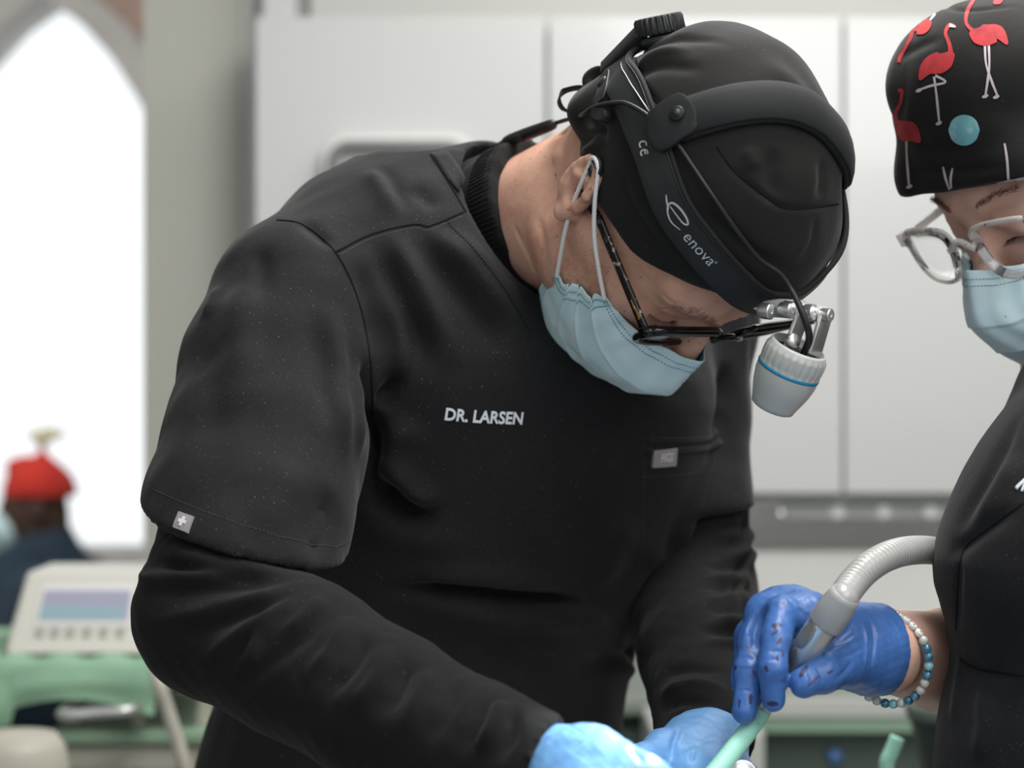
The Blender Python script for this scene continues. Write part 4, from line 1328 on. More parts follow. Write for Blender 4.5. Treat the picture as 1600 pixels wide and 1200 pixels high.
# ================================================================== GLOVED HANDS OF THE DENTIST
def glove(name, parent, box, prims, mt, wr=None, h=0.0013, cuts=()):
    F = Field(box[0], box[1], h)
    for pr, k in prims: F.op(pr, k)
    for pr, k in cuts: F.op(pr, k, 'cut')
    V, Q = field_mesh(F, name, None, 2)
    N = vnormals(V, Q)
    V += N * (sm_noise(V, 55, 31) * 0.00035 + sm_noise(V, 120, 32) * 0.00018)[:, None]
    if wr:
        b0 = bvh_of(V, Q)
        V = folds(V, N, b0, wr, 16)
    o = link(name, np_mesh(name, V, Q, [mt]), parent)
    return o, bvh_of(V, Q)
def finger(prims, pts, rad, k0=0.012, k=0.006):
    for i in range(len(pts) - 1):
        prims.append((capsule(pts[i], pts[i + 1], rad[i], rad[i + 1]), k0 if i == 0 else k))
def palm_of(prims, wrist, mcps, r_w, r_m, k=0.016):
    for i_, m in enumerate(mcps): prims.append((capsule(wrist, m, r_w if i_ == 0 else r_w * 0.72, r_m), k * (1 if i_ == 0 else 0.5)))
    for a, b in zip(mcps, mcps[1:]): prims.append((capsule(a, b, r_m, r_m), k))

# right hand (near the camera, lower centre), fingers meeting the other hand below the frame
W = A(878, 1208, 1.186); W0 = A(852, 1224, 1.195)
mc = [A(1010, 1236, 1.125), A(1012, 1262, 1.145), A(1004, 1290, 1.165), A(990, 1318, 1.185)]
pr = []
palm_of(pr, W, mc, 0.0285, 0.0130, 0.014)
pr.append((capsule(A(920, 1208, 1.165), A(990, 1232, 1.13), 0.0285, 0.020), 0.012))
pr.append((capsule(W0, W, 0.024, 0.025), 0.006))
for i, (m, L) in enumerate(zip(mc, (0.044, 0.049, 0.045, 0.036))):
    d1 = Vector((0.80, -0.10 + 0.1 * i, -0.58)).normalized(); d2 = Vector((0.55, 0.25, -0.80)).normalized(); d3 = Vector((0.20, 0.5, -0.85)).normalized()
    p1 = m + d1 * L; p2 = p1 + d2 * L * 0.6; p3 = p2 + d3 * L * 0.45
    finger(pr, [m, p1, p2, p3], [0.0115, 0.0098, 0.0090, 0.0075])
t0 = A(930, 1262, 1.11)
finger(pr, [A(890, 1240, 1.16), t0, A(1000, 1310, 1.075), A(1055, 1335, 1.08)], [0.022, 0.016, 0.0112, 0.0090], 0.02)
gr_, _ = glove('glove', doctor, ((-0.03, 0.98, 0.93), (0.17, 1.30, 1.14)), pr, M['gloveL'],
      [([(880, 1130 + 8 * k), (915, 1150 + 9 * k), (945, 1180 + 10 * k)], 0.0010, -0.0007) for k in range(5)] + [([(985, 1165), (1000, 1185), (1010, 1198)], 0.002, -0.002)])
# left hand
Wl = A(1112, 1166, 1.440); W0 = A(1110, 1160, 1.475)
mc = [A(1040, 1196, 1.375), A(1078, 1215, 1.360), A(1120, 1228, 1.365), A(1162, 1232, 1.385)]
pr = []
palm_of(pr, Wl, mc, 0.025, 0.0130, 0.014)
pr.append((capsule(A(1100, 1172, 1.43), A(1110, 1205, 1.385), 0.027, 0.021), 0.014))
pr.append((capsule(W0, Wl, 0.024, 0.025), 0.004))
for i, (m, L) in enumerate(zip(mc, (0.043, 0.048, 0.045, 0.036))):
    d1 = Vector((-0.55 + 0.12 * i, -0.45, -0.66)).normalized(); d2 = Vector((-0.45, -0.15, -0.88)).normalized(); d3 = Vector((-0.30, 0.25, -0.92)).normalized()
    p1 = m + d1 * L; p2 = p1 + d2 * L * 0.6; p3 = p2 + d3 * L * 0.45
    finger(pr, [m, p1, p2, p3], [0.0112, 0.0096, 0.0088, 0.0074])
finger(pr, [A(1075, 1170, 1.43), A(1040, 1172, 1.385), A(1003, 1188, 1.345), A(975, 1215, 1.315)], [0.018, 0.0135, 0.0105, 0.0088], 0.016)
gl_, _ = glove('glove', doctor, ((0.03, 1.20, 0.93), (0.23, 1.54, 1.10)), pr, M['gloveL'],
      [([(1062, 1135), (1052, 1165), (1050, 1195)], 0.0022, -0.0025), ([(1085, 1170), (1078, 1195)], 0.0015, -0.0018), ([(1120, 1180), (1132, 1192), (1150, 1196)], 0.0012, -0.0015),
       ([(1110, 1195), (1130, 1185), (1150, 1180)], 0.001, 0.001), ([(1160, 1160), (1150, 1175), (1148, 1195)], 0.0014, -0.0014)])

# ================================================================== THE ASSISTANT
asst = empty('person', (0.46, 1.47, 0.60), 'person in black scrubs and flamingo-print cap at right, hand gloved in dark blue', 'person')
fA = Vector((-0.70, -0.38, -0.55)).normalized()
uA = Vector((-0.48, -0.25, 0.83)); uA = (uA - fA * uA.dot(fA)).normalized()
sA = fA.cross(uA).normalized()
OA = A(1661, 280, 1.535)
def HA(s, f, u): return OA + sA * s * 0.97 + fA * f * 0.97 + uA * u * 0.97
def toHA(P):
    q = (P - OA) / 0.97
    return Vector((q.dot(sA), q.dot(fA), q.dot(uA)))
AXA = (sA, fA, uA)
F = Field((0.17, 1.26, 0.99), (0.60, 1.80, 1.62), 0.0022)
def ac(a, b, r0, r1=None): return capsule(HA(*a), HA(*b), r0, r0 if r1 is None else r1)
F.op(ellip(HA(0, -0.004, 0.052), AXA, (0.074, 0.095, 0.082)))
F.op(ellip(HA(0, 0.044, -0.018), AXA, (0.056, 0.050, 0.082)), 0.03)
for sg in (1, -1):
    F.op(ac((sg * 0.048, 0.014, -0.058), (sg * 0.018, 0.070, -0.094), 0.014, 0.016), 0.03)
    F.op(ac((sg * 0.048, 0.060, -0.014), (sg * 0.058, 0.02, -0.008), 0.013, 0.012), 0.025)
    F.op(ac((sg * 0.012, 0.089, 0.032), (sg * 0.042, 0.076, 0.034), 0.009, 0.008), 0.014)
    F.op(ac((sg * 0.038, 0.045, -0.05), (sg * 0.026, 0.07, -0.07), 0.021, 0.018), 0.025)
F.op(ac((0, 0.094, 0.018), (0, 0.114, -0.028), 0.006, 0.0105), 0.012)
for sg in (1, -1):
    F.op(ellip(HA(sg * 0.032, 0.100, 0.010), AXA, (0.018, 0.015, 0.013)), 0.012, 'cut')
    F.op(ellip(HA(sg * 0.031, 0.079, 0.009), AXA, (0.0140, 0.0130, 0.0125)), 0.006)
    F.op(ac((sg * 0.022, 0.0905, 0.018), (sg * 0.043, 0.082, 0.019), 0.003), 0.007)
add_ears(F, HA, fA, sA, uA)
chain(F, [HA(0, -0.03, -0.02), A(1700, 480, 1.54), A(1745, 600, 1.52)], [0.052, 0.050, 0.058], 0.02)
F.op(ellip(A(1760, 800, 1.50), (Vector((1, 0, 0)), Vector((0, 1, 0)), Vector((0, 0, 1))), (0.09, 0.13, 0.16)), 0.03)
elA, wrA = A(1600, 1062, 1.68), A(1372, 1015, 1.385)
chain(F, [A(1725, 720, 1.62), elA, A(1480, 1033, 1.505), wrA, A(1352, 1010, 1.375)], [0.050, 0.043, 0.0375, 0.0275, 0.016], 0.012)
V, Q = field_mesh(F, 'b', None, 2)
bodyA = link('body', np_mesh('body', V, Q, [M['skin2']]), asst)
bv_A = bvh_of(V, Q)
for sg in (1, -1):
    g = Geo()
    for k in range(24):
        a = k / 23
        q = bv_A.find_nearest(HA(sg * (0.019 + 0.026 * a), 0.0925 - 0.010 * a * a, 0.000))
        tube_geo(g, [q[0], q[0] + fA * 0.006 - uA * 0.003 + sA * sg * (a - 0.4) * 0.005], [0.00035, 0.00012], M['hair'], 4)
    g.build('eyelashes', asst)
for sg in (1, -1):
  g = Geo()
  for k in range(260):
    a = rng.random()
    q = bv_A.find_nearest(HA(sg * (0.014 + 0.034 * a), 0.104 - 0.02 * a, 0.036 + rng.normal() * 0.0014 + 0.004 * math.sin(a * 2.6)))
    tube_geo(g, [q[0], q[0] + (sA * sg * 0.8 + uA * 0.3 + q[1] * 0.2).normalized() * 0.005], [0.00013, 0.00006], M['brow_pale'], 3)
  g.build('eyebrow', asst)

# scrub top of the assistant
zs = []; ws = []
for py, ex in ((1320, 1462), (1200, 1468), (1150, 1463), (1100, 1478), (1050, 1493), (1020, 1498), (990, 1490), (960, 1476), (920, 1460), (870, 1460), (830, 1470), (790, 1484), (730, 1512), (690, 1537), (650, 1566), (615, 1596), (580, 1630), (560, 1665)):
    zs.append(1.30 + (600 - py) / FPX * 1.39); ws.append((1735 - ex) / FPX * 1.39)
cxA = (1735 - 800) / FPX * 1.39
XA, YA = Vector((1, 0, 0)), Vector((0, 1, 0))
F = Field((0.26, 1.18, 0.95), (0.64, 1.74, 1.40), 0.0028)
stA = stack(zs, [(cxA, 1.39)] * len(zs), ws, [min(0.135, 0.075 + w_ * 0.5) for w_ in ws], XA, YA, 2.0)
F.op(stA)
F.op(capsule(A(1735, 640, 1.47), A(1728, 705, 1.60), 0.06, 0.058), 0.03)
F.op(capsule(A(1728, 705, 1.60), A(1680, 860, 1.61), 0.060, 0.062), 0.02)
F.op(capsule(A(1745, 640, 1.46), A(1780, 720, 1.34), 0.06, 0.058), 0.03)
F.op(capsule(A(1780, 720, 1.34), A(1790, 900, 1.32), 0.058, 0.060), 0.02)
F.op(capsule(A(1722, 520, 1.53), A(1700, 440, 1.54), 0.068, 0.07), 0.004, 'cut')
V, Q = field_mesh(F, 's', None, 3)
N = vnormals(V, Q); b0 = bvh_of(V, Q)
V = folds(V, N, b0, [([(1600, 640), (1560, 720), (1520, 790), (1490, 850)], 0.008, -0.004), ([(1600, 700), (1560, 770), (1520, 830)], 0.010, 0.004),
                     ([(1600, 790), (1550, 820), (1510, 850), (1480, 862)], 0.006, -0.004), ([(1505, 850), (1497, 920), (1492, 990)], 0.005, -0.0025),
                     ([(1505, 1035), (1550, 1050), (1600, 1060)], 0.006, -0.003), ([(1530, 1060), (1540, 1130), (1520, 1200)], 0.010, 0.004), ([(1500, 1020), (1495, 1080), (1490, 1140)], 0.008, 0.003)])
V += N * (sm_noise(V, 10, 41) * 0.0012)[:, None]
scrubA = link('scrub_top', np_mesh('scrub_top', V, Q, [M['scrub']]), asst)
bv_sA = bvh_of(V, Q)
seam_lines(bv_sA, scrubA, [[(1600, 785), (1550, 822), (1513, 850), (1500, 880), (1496, 930), (1494, 985)], [(1500, 1030), (1530, 1046), (1600, 1056)]], M['seam'], 0.0007)
g = Geo()
for pix, wd in (([(1588, 764), (1592, 759), (1600, 752), (1606, 745)], 0.0026), ([(1597, 768), (1600, 760), (1604, 752)], 0.0016)):
    P, N_ = trace(bv_sA, pix, 10); ribbon(g, P, N_, wd, 0.0007, M['thread_white'])
g.build('embroidered_mark', scrubA)

# printed cloth cap
M['cap_print_red'] = mat('flamingo_red_print', (0.44, 0.032, 0.036), 0.8, var=((0.27, 0.018, 0.03), 60, 0.5, 0.7))
M['cap_print_pale'] = mat('pale_print', (0.50, 0.44, 0.47), 0.8)
M['cap_print_teal'] = mat('teal_print', (0.16, 0.42, 0.46), 0.8, var=((0.30, 0.55, 0.58), 90, 0.45, 0.6))
F = Field((0.26, 1.34, 1.38), (0.58, 1.70, 1.66), 0.002)
F.op(ellip(HA(0.0, -0.002, 0.056), AXA, (0.088, 0.096, 0.094)))
F.op(ellip(HA(0.0, 0.036, 0.108), AXA, (0.074, 0.057, 0.060)), 0.03)
F.op(ac((0.045, 0.064, 0.052), (-0.045, 0.064, 0.050), 0.0385), 0.015)
OAn = npv(OA); fAn, uAn = npv(fA), npv(uA)
# hem of the cap: a nearly level line round the head
cz0 = A(1396, 299, 1.45)
def capA_edge(X, Y, Z):
    dx, dy, dz = X - OAn[0], Y - OAn[1], Z - OAn[2]
    f_ = dx * fAn[0] + dy * fAn[1] + dz * fAn[2]; u_ = dx * uAn[0] + dy * uAn[1] + dz * uAn[2]
    return (np.interp(f_, [-0.10, -0.03, 0.03, 0.10], [-0.045, -0.02, 0.020, 0.052]) - u_) * 0.85
F.keep(capA_edge, 0.003)
V, Q = field_mesh(F, 'c', None, 2)
N = vnormals(V, Q); b0 = bvh_of(V, Q)
V = folds(V, N, b0, [([(1400, 90), (1440, 70), (1480, 60)], 0.005, -0.002), ([(1440, 0), (1500, 14), (1600, 10)], 0.003, -0.002), ([(1400, 262), (1480, 268), (1600, 258)], 0.004, -0.0018),
                     ([(1480, 230), (1540, 200), (1600, 190)], 0.010, 0.002), ([(1420, 180), (1450, 230), (1500, 250)], 0.008, -0.0015)])
V += N * (sm_noise(V, 16, 51) * 0.0012)[:, None]
bv_cA = bvh_of(V, Q)
g = Geo(); g.add(V, [tuple(int(i) for i in q) for q in Q], M['cap'])
def surf_stroke(g, bvh, pix, wid, mt, lift=0.0005, m=7, n=None):
    """a printed shape that follows the cloth: centre line and widths as seen"""
    c = catmull([(x, y, 0) for x, y in pix], 8); K = len(c)
    wi = np.interp(np.linspace(0, 1, K), np.linspace(0, 1, len(wid)), wid)
    vs = []; fs = []; ok = []
    for i, p in enumerate(c):
        t = (c[min(i + 1, K - 1)] - c[max(i - 1, 0)]); t.normalize(); s_ = Vector((-t.y, t.x, 0))
        for k in range(m):
            q = p + s_ * wi[i] * (k / (m - 1) - 0.5)
            a, nn = look(bvh, q.x, q.y, 1.45)
            d = (A(q.x, q.y, 1) - CAM).normalized()
            good = bvh.ray_cast(CAM, d)[0] is not None
            ok.append(good); vs.append(a + nn * lift)
    for i in range(K - 1):
        for k in range(m - 1):
            f = (i * m + k, i * m + k + 1, (i + 1) * m + k + 1, (i + 1) * m + k)
            if all(ok[j] for j in f): fs.append(f)
    g.add(vs, fs, mt)
R_, PL, TL = M['cap_print_red'], M['cap_print_pale'], M['cap_print_teal']
def flamingo(neck, body_, legs, feet=()):
    surf_stroke(g, bv_cA, neck, [5, 6, 5, 6, 8], R_, 0.0006, 3)
    surf_stroke(g, bv_cA, body_, [6, 26, 34, 30, 18, 3], R_, 0.0007, 7)
    for l in legs: surf_stroke(g, bv_cA, l, [4, 3, 4, 3], PL, 0.0005, 3)
    for x, y in feet: surf_stroke(g, bv_cA, [(x - 5, y + 2), (x, y), (x + 4, y - 2)], [3, 6, 3], PL, 0.0006, 4)
flamingo([(1522, 0), (1512, 18), (1510, 36), (1520, 48), (1532, 52)], [(1516, 50), (1530, 56), (1545, 55), (1560, 52), (1574, 70)],
         [[(1539, 70), (1541, 100), (1550, 128), (1558, 148)], [(1545, 70), (1546, 100), (1544, 122), (1540, 148)]], [(1540, 150), (1557, 151)])
flamingo([(1492, 42), (1484, 40), (1478, 52), (1484, 70), (1487, 88)], [(1490, 82), (1476, 96), (1462, 100), (1448, 108), (1438, 125)],
         [[(1462, 118), (1478, 128), (1455, 134), (1438, 140)], [(1460, 120), (1464, 150), (1468, 190)]], [(1437, 141), (1468, 192)])
surf_stroke(g, bv_cA, [(1494, 43), (1490, 42), (1484, 40)], [2, 4, 6], PL, 0.0008, 3)
flamingo([(1404, 142), (1410, 142), (1408, 160), (1400, 178), (1404, 196)], [(1402, 190), (1412, 200), (1422, 206), (1430, 212), (1438, 222)],
         [[(1417, 220), (1418, 250), (1421, 290)]], [(1422, 291)])
flamingo([(1405, 98), (1408, 88), (1418, 70), (1424, 58), (1426, 46)], [(1423, 44), (1434, 38), (1444, 40), (1456, 34)], [[(1452, 34), (1462, 22)]], [])
surf_stroke(g, bv_cA, [(1440, 14), (1450, 6), (1460, 0)], [3, 8, 5], R_, 0.0006, 3)
surf_stroke(g, bv_cA, [(1552, 6), (1560, 2), (1566, -4)], [3, 12, 8], R_, 0.0006, 3)
th = np.linspace(-1, 1, 13)
surf_stroke(g, bv_cA, [(1507 + 24 * t, 203) for t in th], [max(1, 48 * math.sqrt(max(0, 1 - t * t))) for t in th], TL, 0.0007, 9)
surf_stroke(g, bv_cA, [(1474, 260), (1478, 278), (1484, 296)], [3, 4, 3], PL, 0.0005, 3)
surf_stroke(g, bv_cA, [(1489, 262), (1486, 280), (1487, 294)], [3, 4, 3], PL, 0.0005, 3)
surf_stroke(g, bv_cA, [(1570, 224), (1574, 250), (1576, 282)], [3, 4, 4], PL, 0.0005, 3)
surf_stroke(g, bv_cA, [(1558, 286), (1580, 282), (1600, 278)], [4, 4, 4], PL, 0.0006, 3)
g.build('surgical_cap', asst)
# her mask and glasses
maskA = empty('face_mask', HA(0, 0.10, -0.05), 'light blue face mask on the assistant in the flamingo cap', 'face mask')
earA = HA(0.084, -0.020, 0.010)
make_mask(maskA, HA, toHA, earA, sA, 0.010)
M['clear_frame'] = mat('clear_acetate', (0.80, 0.75, 0.73), 0.08, spec=0.6, alpha=0.55, coat=0.6, var=((0.10, 0.045, 0.03), 60, 0.55, 0.60))
glA = empty('eyeglasses', HA(0, 0.10, 0.012), 'clear and tortoiseshell framed eyeglasses on the assistant in the flamingo cap', 'eyeglasses')
make_glasses(glA, HA, sA, fA, uA, M['clear_frame'], M['clear_frame'], fb=0.116, wrap=1.5, pant=-0.05, wx=1.08, vs_=1.25, marks=False, thick=0.62)

# ---- her gloved right hand, pen grip on the suction handpiece
Wg = A(1362, 1013, 1.382)
mcI, mcM, mcRg, mcL = A(1266, 966, 1.340), A(1232, 955, 1.362), A(1212, 966, 1.385), A(1212, 985, 1.405)
pr = []
palm_of(pr, A(1335, 1002, 1.372), [mcI, mcM, mcRg, mcL], 0.0215, 0.0122, 0.012)
pr.append((capsule(A(1395, 1022, 1.398), Wg, 0.0295, 0.0290), 0.01))
pr.append((capsule(Wg, A(1325, 1000, 1.37), 0.0285, 0.023), 0.014))
finger(pr, [mcI, A(1222, 958, 1.330), A(1212, 1000, 1.312), A(1207, 1045, 1.301), A(1209, 1094, 1.304)], [0.0125, 0.0110, 0.0098, 0.0093, 0.0078], 0.012, 0.004)
finger(pr, [mcM, A(1192, 958, 1.348), A(1178, 1000, 1.338), A(1172, 1050, 1.324), A(1163, 1112, 1.312)], [0.0125, 0.0112, 0.0102, 0.0098, 0.0084])
pr.append((capsule(A(1250, 958, 1.35), A(1205, 958, 1.36), 0.0145, 0.0135), 0.012))
finger(pr, [mcRg, A(1172, 992, 1.375), A(1163, 1060, 1.372), A(1176, 1112, 1.362)], [0.0115, 0.0098, 0.0090, 0.0078])
finger(pr, [mcL, A(1180, 1012, 1.400), A(1176, 1062, 1.400), A(1190, 1098, 1.390)], [0.0105, 0.0088, 0.0080, 0.0070])
finger(pr, [A(1345, 1030, 1.365), A(1315, 1035, 1.338), A(1286, 1052, 1.312), A(1256, 1067, 1.300)], [0.0205, 0.0172, 0.0132, 0.0100], 0.016, 0.0035)
wr = [([(1200, 1020), (1212, 1017), (1226, 1020)], 0.0014, -0.0012), ([(1196, 1034), (1210, 1030), (1224, 1033)], 0.0012, -0.001), ([(1152, 1030), (1166, 1026), (1182, 1030)], 0.0014, -0.0012),
      ([(1155, 1042), (1170, 1040), (1182, 1042)], 0.0012, 0.0010), ([(1206, 1070), (1222, 1066), (1234, 1070)], 0.0010, -0.0008), ([(1150, 1082), (1164, 1078), (1178, 1082)], 0.0010, -0.0008),
      ([(1205, 940), (1180, 985), (1182, 1030)], 0.004, -0.003), ([(1188, 940), (1170, 975), (1160, 1010)], 0.002, 0.001),
      ([(1298, 1005), (1318, 990), (1335, 975)], 0.0016, -0.0015), ([(1300, 1018), (1325, 1005), (1345, 990)], 0.0014, 0.0012), ([(1305, 1032), (1330, 1022), (1352, 1010)], 0.0014, -0.0012),
      ([(1300, 1064), (1320, 1050), (1335, 1030)], 0.002, -0.0016), ([(1262, 1048), (1268, 1062), (1264, 1076)], 0.0012, -0.001), ([(1276, 1042), (1284, 1058), (1282, 1072)], 0.0012, -0.001),
      ([(1358, 965), (1366, 1000), (1360, 1050)], 0.0016, -0.0014), ([(1346, 962), (1354, 1000), (1350, 1056)], 0.0014, 0.0012), ([(1230, 935), (1245, 950), (1262, 968)], 0.002, -0.001)]
cutn = (A(1500, 1030, 1.46) - Wg).normalized()
glvA, bv_gA = glove('glove', asst, ((0.11, 1.27, 1.03), (0.30, 1.46, 1.18)), pr, M['gloveR'], wr, 0.0012, [(halfcut(A(1378, 1018, 1.388), Vector((0.86, 0.42, -0.02)).normalized(), 0.06), 0.0)])
g = Geo()
c = A(1376, 1017, 1.387); nx = Vector((0.86, 0.42, -0.02)).normalized(); e1 = nx.cross(Vector((0, 0, 1))).normalized(); e2 = nx.cross(e1)
tube_geo(g, [c + (e1 * math.cos(a) + e2 * math.sin(a)) * 0.0290 for a in np.linspace(0, 2 * math.pi, 40, endpoint=False)], 0.0013, M['gloveR'], 8, closed=True)
g.build('cuff_bead', glvA)

# dried smudges on the fingertips
M['smudge'] = mat('dark_smudge', (0.022, 0.025, 0.085), 0.45)
M['smudge_red'] = mat('red_brown_smudge', (0.055, 0.035, 0.11), 0.45)
for pix, wd, mt in (([(1173, 1084), (1172, 1100)], [3, 7, 4], 'smudge'), ([(1156, 1092), (1155, 1106)], [2, 4, 2], 'smudge'), ([(1176, 1046), (1180, 1056)], [2, 4, 2], 'smudge_red'),
                    ([(1196, 1040), (1199, 1050)], [3, 6, 3], 'smudge'), ([(1214, 1024), (1216, 1034)], [2, 4, 2], 'smudge'), ([(1198, 1099), (1216, 1100)], [3, 9, 3], 'smudge'),
                    ([(1216, 984), (1206, 992)], [2, 5, 2], 'smudge_red'), ([(1222, 996), (1214, 1006)], [2, 6, 2], 'smudge_red'), ([(1222, 1016), (1224, 1026)], [2, 3, 2], 'smudge_red'),
                    ([(1250, 1058), (1262, 1040)], [3, 8, 3], 'smudge'), ([(1262, 1072), (1280, 1056)], [2, 5, 2], 'smudge_red'), ([(1292, 1052), (1302, 1048)], [2, 4, 2], 'smudge'),
                    ([(1168, 1010), (1172, 1020)], [2, 4, 2], 'smudge')):
    g = Geo()
    cc = catmull([(x, y, 0) for x, y in pix], 6); Kc = len(cc)
    wi = np.interp(np.linspace(0, 1, Kc), np.linspace(0, 1, len(wd)), wd); vs = []; fs = []
    for i, p in enumerate(cc):
        t = (cc[min(i + 1, Kc - 1)] - cc[max(i - 1, 0)]).normalized()
        for k in (-1, 0, 1):
            a_, n_ = look(bv_gA, p.x - t.y * wi[i] * k / 2 * (0.7 + 0.6 * rng.random()), p.y + t.x * wi[i] * k / 2, 1.33); vs.append(a_ + n_ * 0.0002)
    for i in range(Kc - 1):
        for k in (0, 1):
            a_ = i * 3 + k; fs.append((a_, a_ + 1, a_ + 4, a_ + 3))
    if max((vs[f[0]] - vs[f[2]]).length for f in fs) < 0.006:
        g.add(vs, fs, M[mt]); g.build('smudge', glvA)

# ---- bead bracelet
M['bead_white'] = mat('white_letter_bead', (0.78, 0.75, 0.72), 0.3)
M['bead_clear'] = mat('clear_bead', (0.62, 0.60, 0.56), 0.08, alpha=0.8, coat=0.8)
M['bead_blue'] = mat('blue_glass_bead', (0.025, 0.12, 0.20), 0.08, spec=0.7, coat=0.8, var=((0.08, 0.28, 0.40), 220, 0.4, 0.7))
M['bead_teal'] = mat('pale_teal_bead', (0.22, 0.50, 0.56), 0.15, coat=0.6)
M['black_ink'] = mat('black_ink', (0.01, 0.01, 0.01), 0.5)
c = A(1374, 1022, 1.385); bx = Vector((0.80, 0.58, 0.05)).normalized()
e2 = (Vector((0, 0, 1)) - bx * bx.z).normalized(); e1 = e2.cross(bx).normalized()
if e1.y > 0: e1 = -e1                     # e1 towards the camera
brace = empty('bracelet', c, 'stretchy bracelet of blue, clear and white letter beads on the assistant\'s wrist', 'bracelet')
NB = 34; letters = 'ALMSTR'
pts = []
for k in range(NB):
    a = 2 * math.pi * k / NB
    R_b = 0.0345
    pts.append(c + e1 * math.cos(a) * R_b * 0.94 + e2 * math.sin(a) * (0.0310 if math.sin(a) > 0 else 0.036) - bx * (-0.010 * math.cos(a) + 0.004 * math.sin(a) - 0.004))
g = Geo(); tube_geo(g, pts, 0.0005, M['cord'], 6, closed=True); g.build('elastic', brace)
for k, p in enumerate(pts):
    a = 360 * k / NB
    t = (pts[(k + 1) % NB] - pts[k - 1]).normalized(); out = (p - c); out = (out - t * out.dot(t)).normalized()
    g = Geo(); r = 0.0034
    white = 28 < a < 100
    if white:
        lathe(g, p, out, [(-0.0019, 0.0), (-0.0019, 0.0024), (-0.0012, 0.0031), (0.0012, 0.0031), (0.0019, 0.0024), (0.0019, 0.0)], M['bead_white'], 16, cap0=False, cap1=False)
        o = g.build('bead', brace)
        V_, F_ = text_tris('O' if k % 2 else 'I', 0.02, 0.0)
        h = Geo(); ex = t; ey = out.cross(t)
        w_ = 0.0016 if k % 2 else 0.0006
        h.add([p + out * 0.0020 + ex * (v.x - 0.5) * w_ + ey * (v.y * w_ - 0.0009) for v in V_], F_, M['black_ink'])
        h.build('letter', o)
    else:
        kind = [M['bead_blue'], M['bead_blue'], M['bead_clear'], M['bead_clear'], M['bead_blue'], M['bead_teal'], M['bead_clear']][k % 7]
        lathe(g, p - t * r, t, [(r - r * math.cos(x), r * math.sin(x)) for x in np.linspace(0, math.pi, 9)], kind, 14, cap0=False, cap1=False)
        g.build('bead', brace)

# ---- suction handpiece
M['mint'] = mat('mint_plastic', (0.36, 0.72, 0.58), 0.4, spec=0.45, dust=[(300, 0.76, (0.15, 0.35, 0.3))])
M['hose'] = mat('grey_hose', (0.35, 0.35, 0.34), 0.28, spec=0.5, coat=0.3, dust=[(140, 0.80, (0.35, 0.05, 0.05))])
M['hose_cuff'] = mat('grey_cuff', (0.33, 0.33, 0.33), 0.35)
M['slate'] = mat('grey_slider', (0.30, 0.31, 0.31), 0.3, metal=0.7)
suc = empty('suction_handpiece', A(1230, 1060, 1.31), 'silver suction handpiece with mint green tip and grey ribbed hose held by the gloved hand', 'suction handpiece')
g = Geo()
tp = catmull([A(1052, 1292, 1.262), A(1090, 1240, 1.280), A(1130, 1192, 1.298), A(1168, 1143, 1.320), A(1194, 1108, 1.333)], 8)
tube_geo(g, tp, [0.0066 if i < 24 else 0.0066 - 0.0010 * (i - 24) / 8 for i in range(len(tp))], M['mint'], 24)
tag(g.build('suction_tip', suc), 'mint green tip')
hb0, hb1 = A(1188, 1116, 1.331), A(1291, 972, 1.304)
hx = (hb1 - hb0).normalized(); HL = (hb1 - hb0).length
g = Geo()
fl = Vector((0.3, -1, 0.2)); fl = (fl - hx * fl.dot(hx)).normalized()
lathe(g, hb0, hx, [(0.0, 0.0050), (0.012, 0.0046), (0.022, 0.0044), (0.034, 0.0052), (0.044, 0.0072), (0.054, 0.0094), (0.064, 0.0106), (HL - 0.004, 0.0110), (HL, 0.0108)], M['steel'], 40)
hbody = g.build('handle', suc)
sdv = hx.cross(fl).normalized()
if sdv.x > 0: sdv = -sdv
g = Geo()
for t0_, t1_, w_ in ((0.040, 0.058, 0.0125), (0.058, HL - 0.002, 0.0145)):
    tc = (t0_ + t1_) / 2
    dirn = (sdv * 0.80 + fl * 0.60).normalized()
    pts = []; nn = []
    for i in range(9):
        t = t0_ + (t1_ - t0_) * i / 8
        rr = np.interp(t, [0.034, 0.044, 0.054, 0.064, HL], [0.0052, 0.0072, 0.0094, 0.0106, 0.0110])
        pts.append(hb0 + hx * t + dirn * (rr - 0.0006)); nn.append(dirn)
    h = Geo()
    ribbon(h, pts, nn, [w_ * 0.66 * math.sqrt(max(0.03, 1 - (i / 4 - 1) ** 2 * 0.96)) for i in range(9)], 0.0012, M['slate'])
    h.build('slider', hbody, bevel=0.0004)
g = Geo()
lathe(g, hb1 - hx * 0.002, hx, [(0, 0.0118), (0.001, 0.0122), (0.016, 0.0118), (0.022, 0.0108), (0.026, 0.0103)], M['hose_cuff'], 40)
g.build('hose_collar', suc)
hp = catmull([hb1 + hx * 0.008, hb1 + hx * 0.020, A(1314, 939, 1.308), A(1333, 911, 1.328), A(1358, 886, 1.342), A(1390, 868, 1.362), A(1425, 860, 1.395), A(1461, 861, 1.455), A(1500, 872, 1.54), A(1550, 900, 1.62), A(1640, 1000, 1.72), A(1700, 1250, 1.80)], 10)
hp = resample(hp, 1400)
seg_l = (hp[1] - hp[0]).length
g = Geo()
tube_geo(g, hp, [0.0098 + 0.00045 * (1 - abs(math.sin(i * seg_l / 0.0042 * math.pi)) ** 10 * 1.6) for i in range(len(hp))], M['hose'], 28)
g.build('hose', suc)
